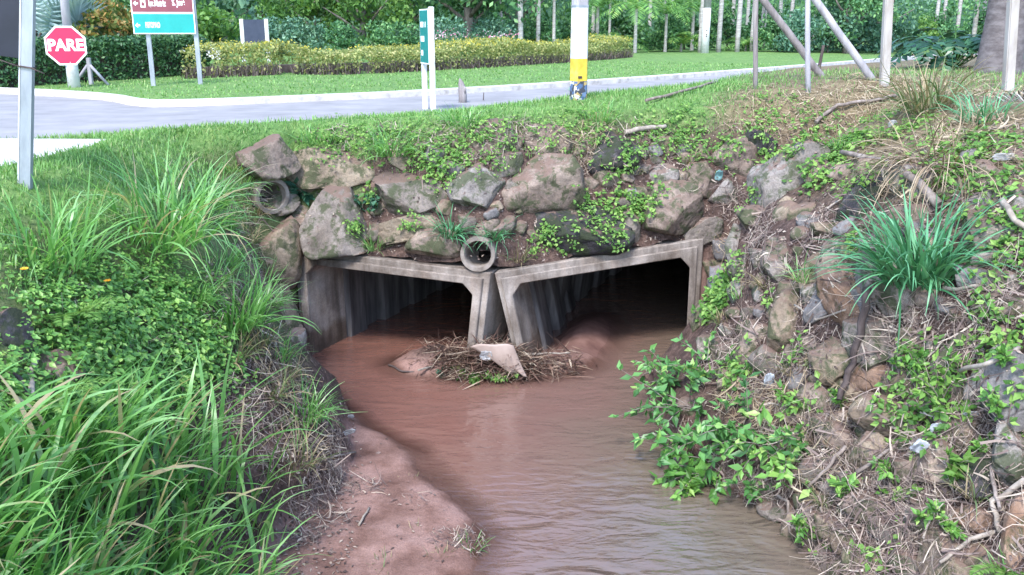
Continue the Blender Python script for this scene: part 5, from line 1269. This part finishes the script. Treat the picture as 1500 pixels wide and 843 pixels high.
# palms
def make_palm(seed, H, L, n, mat, tm, tr, leafl=.55, droop=.5, up=.9, lean=.0):
    r = np.random.default_rng(seed); a = Acc()
    for k in range(n):
        an = k*2.399+r.normal(0,.15); el = up*(.25+.9*r.random()); pts = []; p = np.array([lean*H,0,H]); d = np.array([math.cos(an)*math.cos(el), math.sin(an)*math.cos(el), math.sin(el)])
        for j in range(9): pts.append(p.copy()); p = p+d*L/8; d = d+np.array([0,0,-droop*.28]); d /= np.linalg.norm(d)
        a.add(frond_leaves(pts, 26, leafl, .045, .42, r))
        a.add(frond_leaves(pts, 10, .02, .02, 0, r))
    cm = a.mesh('crown', mat, False)
    m = MB(); k = 8; m.tube([(lean*H*(i/k)**1.5, 0, -.2+(H+.2)*i/k) for i in range(k+1)], [tr*(1.15-.3*i/k) for i in range(k+1)], 10); t = m.build('trunk', tm); me = t.data; bpy.data.objects.remove(t)
    return cm, me
PALM_S = make_palm(91, 1.7, 2.3, 15, M_FROND, M_PTHIN, .07, .5, .75, 1.0)
PALM_L = make_palm(92, .35, 1.7, 13, M_FROND, M_PTHIN, .06, .45, .6, 1.1)
PALM_T = make_palm(93, 8.0, 2.6, 13, M_FRONDD, M_PTHIN, .105, .55, .8, .9, .02)
PALM_M = make_palm(94, 3.2, 2.0, 13, M_FRONDD, M_PTHIN, .075, .5, .75, .9)
tree(921,43.5,PALM_S,1.15,'young palm with arching yellow green fronds right of the banded pole','palm_tree','palm')
tree(868,46,PALM_S,1.25,'leaning bright palm just right of the banded pole','palm_tree','palm')
tree(963,46,PALM_S,1.05,'bright palm between the young arching palm and the marker pole','palm_tree','palm')
tree(1000,49,PALM_S,1.25,'bright palm at the left side of the white marker pole','palm_tree','palm')
tree(735,47,PALM_M,1.1,'palm with a short trunk left of the nearest slender pale trunk','palm_tree','palm')
tree(895,44.5,PALM_L,1.0,'bright low palm between the banded pole and the young arching palm','palm_tree','palm')
tree(808,43,PALM_M,.95,'palm with a brown trunk left of the banded pole','palm_tree','palm')
tree(985,47,PALM_L,1.1,'bright stemless palm at the woodland foot','palm_tree','palm')
tree(822,44,PALM_L,.55,'low bright palm bush just left of the banded pole','palm_tree','palm')
tree(1075,48,PALM_L,.9,'low palm among the thin trunks right of the white marked trunk','palm_tree','palm')
tree(1100,50,PALM_M,.8,'half grown palm behind the thin weathered post','palm_tree','palm')
tree(885,50,PALM_M,.9,'half grown palm behind the right side of the banded pole','palm_tree','palm')
tree(960,53,PALM_M,1.0,'half grown dark palm at the back of the woodland','palm_tree','palm')
for i, (px, D, s) in enumerate(((762,41.5,1.0),(786,43,.85),(1011,45,.8),(1037,46,1.0),(1063,46.5,1.05),(1083,47.5,.9),(1096,52,.8),(1135,49,.9),(1168,52,.9),(1256,52,1.1),(1335,60,1.0),(1346,61,1.0),(1366,61,1.1),(1390,62,1.3),(1408,62,1.2),(1400,66,1.1),(1054,54,1.0),(940,52,.9),(862,53,.9),(1120,56,1.0),(1010,58,1.0),(1075,60,1.0),(905,57,1.0),(970,60,1.1))):
    lab = {762:'pale slender palm trunk standing nearest the flower bed',786:'thinner pale palm trunk just right of the nearest slender one'}.get(px)
    tree(px, D, PALM_T, s, lab or 'tall thin pale trunked palm in the woodland across the road', 'palm_tree', 'palm', None if lab else 'thin trunked palms of the woodland')
def marked_post():
    x, y = place(1018,44); p = Vector((x,y,gz(x,y))); e = empty('marker_pole', p); tag(e, 'thick pole painted white below with dark number marks across the road', 'pole')
    h = at_y(1020,12,y).z-p.z; m = MB(); m.tube([(0,0,-.1),(.02,0,h)], [.19,.17], 14); m.build('white_band', M_WHITEP, e)
    m = MB(); m.tube([(.02,0,h+.001),(.1,0,7)], [.165,.13], 14); m.build('shaft', M_GREYP, e)
    zt = at_y(1020,45,y).z-p.z
    for k, z in enumerate((zt, zt-.18, zt-.26)):
        m = MB(); m.box((.01,-.182,z), (.06,.01,.05), None, .002); m.build('number_mark', M_DARKW, e)
marked_post()
# thick royal palm at the right edge
def royal():
    p = base(1462,107); s = pix(p); e = empty('royal_palm', p); tag(e, 'thick smooth grey royal palm trunk at the right picture edge', 'palm')
    m = MB(); r0 = 27/s; m.tube([(0,0,-.3),(0,0,.05),(0,0,.3),(.01,0,1.0),(.03,0,3),(.06,0,7.5)], [r0*1.32,r0*1.25,r0*1.12,r0*1.0,r0*.95,r0*.7], 26); m.build('trunk', M_PALMT, e)
    cm, tm = make_palm(95, 7.8, 3.6, 14, M_FROND, M_PTHIN, .1, .8); link('crown', cm, e)
royal()
# split leaved philodendron bush
def philodendron():
    p = base(1395,100); r = np.random.default_rng(5); e = empty('philodendron_bush', p); e.scale = (1.5,1.2,1.4); tag(e, 'dark glossy split leaved bush left of the thick palm trunk', 'bush'); s = pix(p)
    a = Acc(); sm = MB()
    for k in range(30):
        an = k*2.399; L = r.uniform(.45,.75); el = r.uniform(.15,1.2); tip = np.array([math.cos(an)*math.cos(el)*L, math.sin(an)*math.cos(el)*L, .06+math.sin(el)*L*.85]); sm.tube([(0,0,-.05), tuple(tip*.6+np.array([0,0,.08])), tuple(tip)], [.014,.01,.007], 5, False)
        d = tip*np.array([1,1,.15]); d /= np.linalg.norm(d); pts = [tip+d*.55*q+np.array([0,0,-.32*q*q]) for q in np.linspace(0,1,5)]
        a.add(frond_leaves(pts, 9, .24, .085, .25, r))
    link('foliage', a.mesh('foliage', M_PHIL, False), e); sm.build('stems', M_BUSH, e)
philodendron()
# silver fan palm behind the hedge
def fan_palm(px, D, s, label):
    x, y = place(px, D); e = empty('fan_palm', (x,y,gz(x,y))); e.scale = (s,s,s); tag(e, label, 'palm'); r = np.random.default_rng(int(px)+3); a = Acc(); sm = MB()
    for k in range(15):
        an = k*2.399; el = r.uniform(.05,1.25); L = r.uniform(1.1,1.6); d = np.array([math.cos(an)*math.cos(el), math.sin(an)*math.cos(el)-.25, math.sin(el)]); d /= np.linalg.norm(d); c = np.array([0,0,.7])+d*L
        sm.tube([(0,0,.5), tuple(c)], [.035,.02], 5, False)
        u = np.cross(d, [0,0,1.0]); u /= np.linalg.norm(u); v = d*.5+np.cross(u, d)*.85; v /= np.linalg.norm(v); m = 34; th = np.linspace(-2.3,2.3,m)
        dirs = np.cos(th)[:,None]*v+np.sin(th)[:,None]*u + .12*np.abs(th)[:,None]*d*.5; nn = np.tile(np.cross(u, v), (m,1))
        a.add(leaves(np.tile(c,(m,1)), dirs, nn, np.full(m,1.0)*r.uniform(.9,1.1,m), np.full(m,.13), .25, r))
    link('crown', a.mesh('crown', M_BISM, False), e)
    sm.tube([(0,0,-.2),(0,0,.8)], [.25,.2], 10); sm.build('trunk', M_BARK, e)
fan_palm(85,27,1.12,'big silver blue fan palm behind the stop sign')
fan_palm(20,30,1.0,'silver blue fan palm at the left edge behind the dark panel')
# hedges
def hedge(pts, hgt, th, n, leaf, mat, label, name, extra=None, cat='hedge', lump=.12):
    r = np.random.default_rng(len(label)); L = np.array(pts); sl = np.concatenate([[0], np.cumsum(np.hypot(*np.diff(L, axis=0).T))])
    t = r.random(n)*sl[-1]; x = np.interp(t, sl, L[:,0]); y = np.interp(t, sl, L[:,1]); i = np.clip(np.searchsorted(sl, t)-1, 0, len(L)-2); d = L[i+1]-L[i]; d = d/np.hypot(d[:,0], d[:,1])[:,None]; nn = np.stack([-d[:,1], d[:,0]], -1)
    hh = hgt*(1+lump*fbm(np.stack([t*.6, t*0, t*0], -1), 3, 7))
    w = r.uniform(-1,1,n); z = r.random(n)**.8; k = r.random(n) < .4; z = np.where(k, 1-.12*r.random(n)**2, z); w = np.where(~k, np.sign(w)*(1-.25*r.random(n)**2), w)
    x = x+nn[:,0]*w*th/2; y = y+nn[:,1]*w*th/2; g = height(x, y)[0]
    P = np.stack([x, y, g+hh*z*(1-.10*w**2)+.03*r.normal(size=n)], -1)
    e = empty(name, (L[0,0], L[0,1], gz(*L[0]))); tag(e, label, cat); o0 = np.array(e.location)
    a = Acc(); a.add(cloud(P-o0, leaf, r, .6)); link('foliage', a.mesh('foliage', mat, False), e)
    # woody inside of the hedge
    m = MB(); q = [Vector((p[0]-o0[0], p[1]-o0[1], 0)) for p in L]
    V = []; F_ = []
    for j in range(len(L)):
        dj = L[min(j+1,len(L)-1)]-L[max(j-1,0)]; dj = dj/np.hypot(*dj); nj = np.array([-dj[1], dj[0]])*th*(.22 if th < 1.5 else .10); z0 = gz(*L[j])-o0[2]
        for sg, zz in ((-1,0),(-1,1),(1,1),(1,0)): V.append((L[j,0]-o0[0]+nj[0]*sg, L[j,1]-o0[1]+nj[1]*sg, z0-.05+zz*hgt*(.6 if th < 1.5 else .4)))
        if j:
            for c in range(4): F_.append((4*(j-1)+c, 4*j+c, 4*j+(c+1)%4, 4*(j-1)+(c+1)%4))
    F_ += [(3,2,1,0), (4*len(L)-4, 4*len(L)-3, 4*len(L)-2, 4*len(L)-1)]
    link('inner_branches', mesh_np('inner_branches', V, F_, M_DARKW), e)
    return e, P, o0, r, hh
def line(pxs): return [tuple(at_z(x, y, ROADZ+.15)[:2]) for x, y in pxs]
hp = line(((-90,130),(0,126),(100,121),(200,117),(284,113)))
hedge([(x, y+.6) for x, y in hp], 1.0, 1.0, 15000, .085, M_HEDGE, 'clipped dark green hedge behind the stop sign', 'clipped_hedge', lump=.05)
fp = line(((268,117),(300,117),(400,116),(500,113),(600,108),(700,103),(800,97),(895,89)))
fp = [(x, y+1.0) for x, y in fp]
e_, P_, o0_, r_, hh_ = hedge(fp, .66, 2.0, 26000, .075, M_FLHED, 'long bed of yellow flowered bushes along the far lawn', 'flower_bed', cat='flower bed', lump=.45)
def bed_extras():
    r = r_; top = P_[P_[:,2]-height(P_[:,0],P_[:,1])[0] > .55]; q = top[r.integers(0, len(top), 3000)]+np.stack([r.normal(0,.05,3000), r.normal(0,.05,3000), .02+.06*r.random(3000)], -1)
    a = Acc(); a.add(cloud(q-o0_, .045, r, 1.0)); o = link('yellow_blossom', a.mesh('yellow_blossom', M_YFL, False), e_); o['kind'] = 'stuff'
    # bare twiggy lower front
    n = 7000; L = np.array(fp); sl = np.concatenate([[0], np.cumsum(np.hypot(*np.diff(L, axis=0).T))]); t = r.random(n)*sl[-1]
    i = np.clip(np.searchsorted(sl, t)-1, 0, len(L)-2); d = L[i+1]-L[i]; d = d/np.hypot(d[:,0], d[:,1])[:,None]
    x = np.interp(t, sl, L[:,0])+d[:,1]*(.75+.3*r.random(n)); y = np.interp(t, sl, L[:,1])-d[:,0]*(.75+.3*r.random(n))
    b = np.stack([x, y, height(x, y)[0]-.02], -1)-o0_
    a = Acc(); a.add(blades(b, r.uniform(0,6.283,n), np.abs(r.normal(.3,.2,n)), r.uniform(.08,.42,n), np.full(n,.02), r.uniform(-.3,.8,n), 3, None, r)); o = link('bare_stems', a.mesh('bare_stems', M_TWIGS), e_); o['kind'] = 'stuff'
bed_extras()
for px, D, s in ((170,27,.75),(215,28,.8),(255,29,.75)):
    x, y = place(px, D)
    if px == 170: OB = make_tree('t', 101, (1.5,1.3,.9), 1.15, 2600, .15, M_ORNG, .05, 26)
    plant_copy('flowering_bush', OB, x, y, s*1.15, px, {170:'orange tinged bush right of the stop sign, left of three',215:'orange tinged bush left of the direction sign, middle of three',255:'orange tinged bush behind the direction sign, right of three'}[px], 'bush')
# small pink flowers beyond the bed
for i, (px, D) in enumerate(((640,38),(655,38),(668,38.5),(690,39),(715,39.5),(735,40),(748,40),(1440,58))):
    x, y = place(px, D); r = np.random.default_rng(i); e = empty('flower_clump', (x,y,gz(x,y))); tag(e, 'small clump of pink and white flowers behind the yellow flower bed' if px < 1000 else 'pale flowering clump behind the thick palm trunk', 'flowers', 'pink flower clumps' if px < 1000 else None)
    n = 26; P = r.normal(size=(n,3))*np.array([.22,.2,.12])+np.array([0,0,.8]); a = Acc(); a.add(cloud(P, .08, r)); link('blossom', a.mesh('blossom', M_PINK, False), e)
    a = Acc(); n = 160; a.add(blades(r.normal(size=(n,3))*np.array([.22,.15,.0]), r.uniform(0,6.28,n), np.abs(r.normal(.2,.15,n)), r.uniform(.5,1,n), np.full(n,.03), r.uniform(0,.8,n), 4, None, r)); link('foliage', a.mesh('foliage', M_TREE), e)
# low white wall glimpsed between hedge and notice board
x0, x1 = at_y(262,64,36), at_y(322,64,36); m = MB(); zc = at_y(290,65,36).z; g = gz(x0.x, 36); m.box(((x0.x+x1.x)/2, 36, (g+zc)/2-.05), (x1.x-x0.x, .15, zc-g+.1), None, .01); o = m.build('garden_wall', M_WHITEP); tag(o, 'low white garden wall behind the clipped hedge end', 'wall')

# ------------------------------------------------------------------ woodland mass and hills behind
def woodland():
    r = np.random.default_rng(77); a = Acc()
    def belt(n, x0, x1, yf, depth, h, leaf, mat_unused=None):
        x = r.uniform(x0, x1, n); y = yf(x)+depth*r.random(n); g = height(x, y)[0]
        hh = h*(1+.35*fbm(np.stack([x*.25, x*0, x*0], -1), 3, 8)); z = g+hh*r.random(n)
        # leave gaps: keep where a 3-d noise is high
        keep = fbm(np.stack([x*.5, y*.5, z*.7], -1), 3, 9) > -.12
        a.add(cloud(np.stack([x, y, z], -1)[keep], leaf, r))
    belt(26000, -3, 75, lambda x: 56+.75*np.maximum(x-2,0), 6, 8, .34)
    belt(22000, -45, 6, lambda x: 58+0*x, 8, 9, .38)
    return a
tag(link('woodland', woodland().mesh('woodland', M_TREE, False)), 'dark woodland mass closing the view across the road', 'woodland', kind='stuff')
def hills():
    X, Y = np.meshgrid(np.linspace(-200,220,150), np.linspace(66,200,60)); n = fbm(np.stack([X*.03, Y*.03, X*0], -1), 4, 55); n2 = fbm(np.stack([X*.25, Y*.25, X*0], -1), 4, 56)
    Yb = np.maximum(0, X-2)*.9; Z = 2.5 + sst(0, 70, Y-66)*(26+12*n)*1.0 + 9*sst(0, 12, Y-66)*(1+.4*n) + 1.2*n2*sst(2,10,Y-66); V = np.stack([X, Y+Yb, Z], -1).reshape(-1,3); ny, nx = X.shape
    I = np.arange(ny*nx).reshape(ny, nx); Q = np.stack([I[:-1,:-1],I[:-1,1:],I[1:,1:],I[1:,:-1]],-1).reshape(-1,4)
    m = mat_noise('wooded_hill', [(.3,(.012,.035,.02)), (.5,(.035,.09,.045)), (.7,(.07,.15,.07))], .8, .9, 1.0, .8, detail=10)
    tag(link('hills', mesh_np('hills', V, Q, m, True)), kind='structure')
hills()
# ------------------------------------------------------------------ light
w = bpy.data.worlds.new("World"); scene.world = w; w.use_nodes = True
nt = w.node_tree; nt.nodes.clear()
sky = nt.nodes.new('ShaderNodeTexSky'); sky.sky_type = 'NISHITA'; sky.sun_disc = False
SE, SA = R(52), R(200)   # elevation; azimuth measured clockwise from +Y
sky.sun_elevation = SE; sky.sun_rotation = SA; sky.air_density = 1.0; sky.dust_density = 1.0; sky.ozone_density = 1.5
bg = nt.nodes.new('ShaderNodeBackground'); bg.inputs['Strength'].default_value = .15
ow = nt.nodes.new('ShaderNodeOutputWorld'); nt.links.new(sky.outputs[0], bg.inputs['Color']); nt.links.new(bg.outputs[0], ow.inputs['Surface'])
sd = bpy.data.lights.new('sun', 'SUN'); sd.energy = 1.2; sd.angle = R(12); sd.color = (1, .965, .93)
so = bpy.data.objects.new('sun', sd); COL.objects.link(so); so.location = (0, -10, 30)
dirv = Vector((math.sin(SA)*math.cos(SE), math.cos(SA)*math.cos(SE), math.sin(SE)))
so.rotation_euler = dirv.to_track_quat('Z', 'Y').to_euler()
vs = scene.view_settings; vs.view_transform = 'Standard'; vs.look = 'None'; vs.gamma = 1; vs.use_curve_mapping = False; vs.exposure = EXPO
scene.render.engine = 'CYCLES'
cy = scene.cycles; cy.max_bounces = 6; cy.diffuse_bounces = 3; cy.glossy_bounces = 3; cy.transmission_bounces = 3; cy.transparent_max_bounces = 8
cy.use_denoising = True
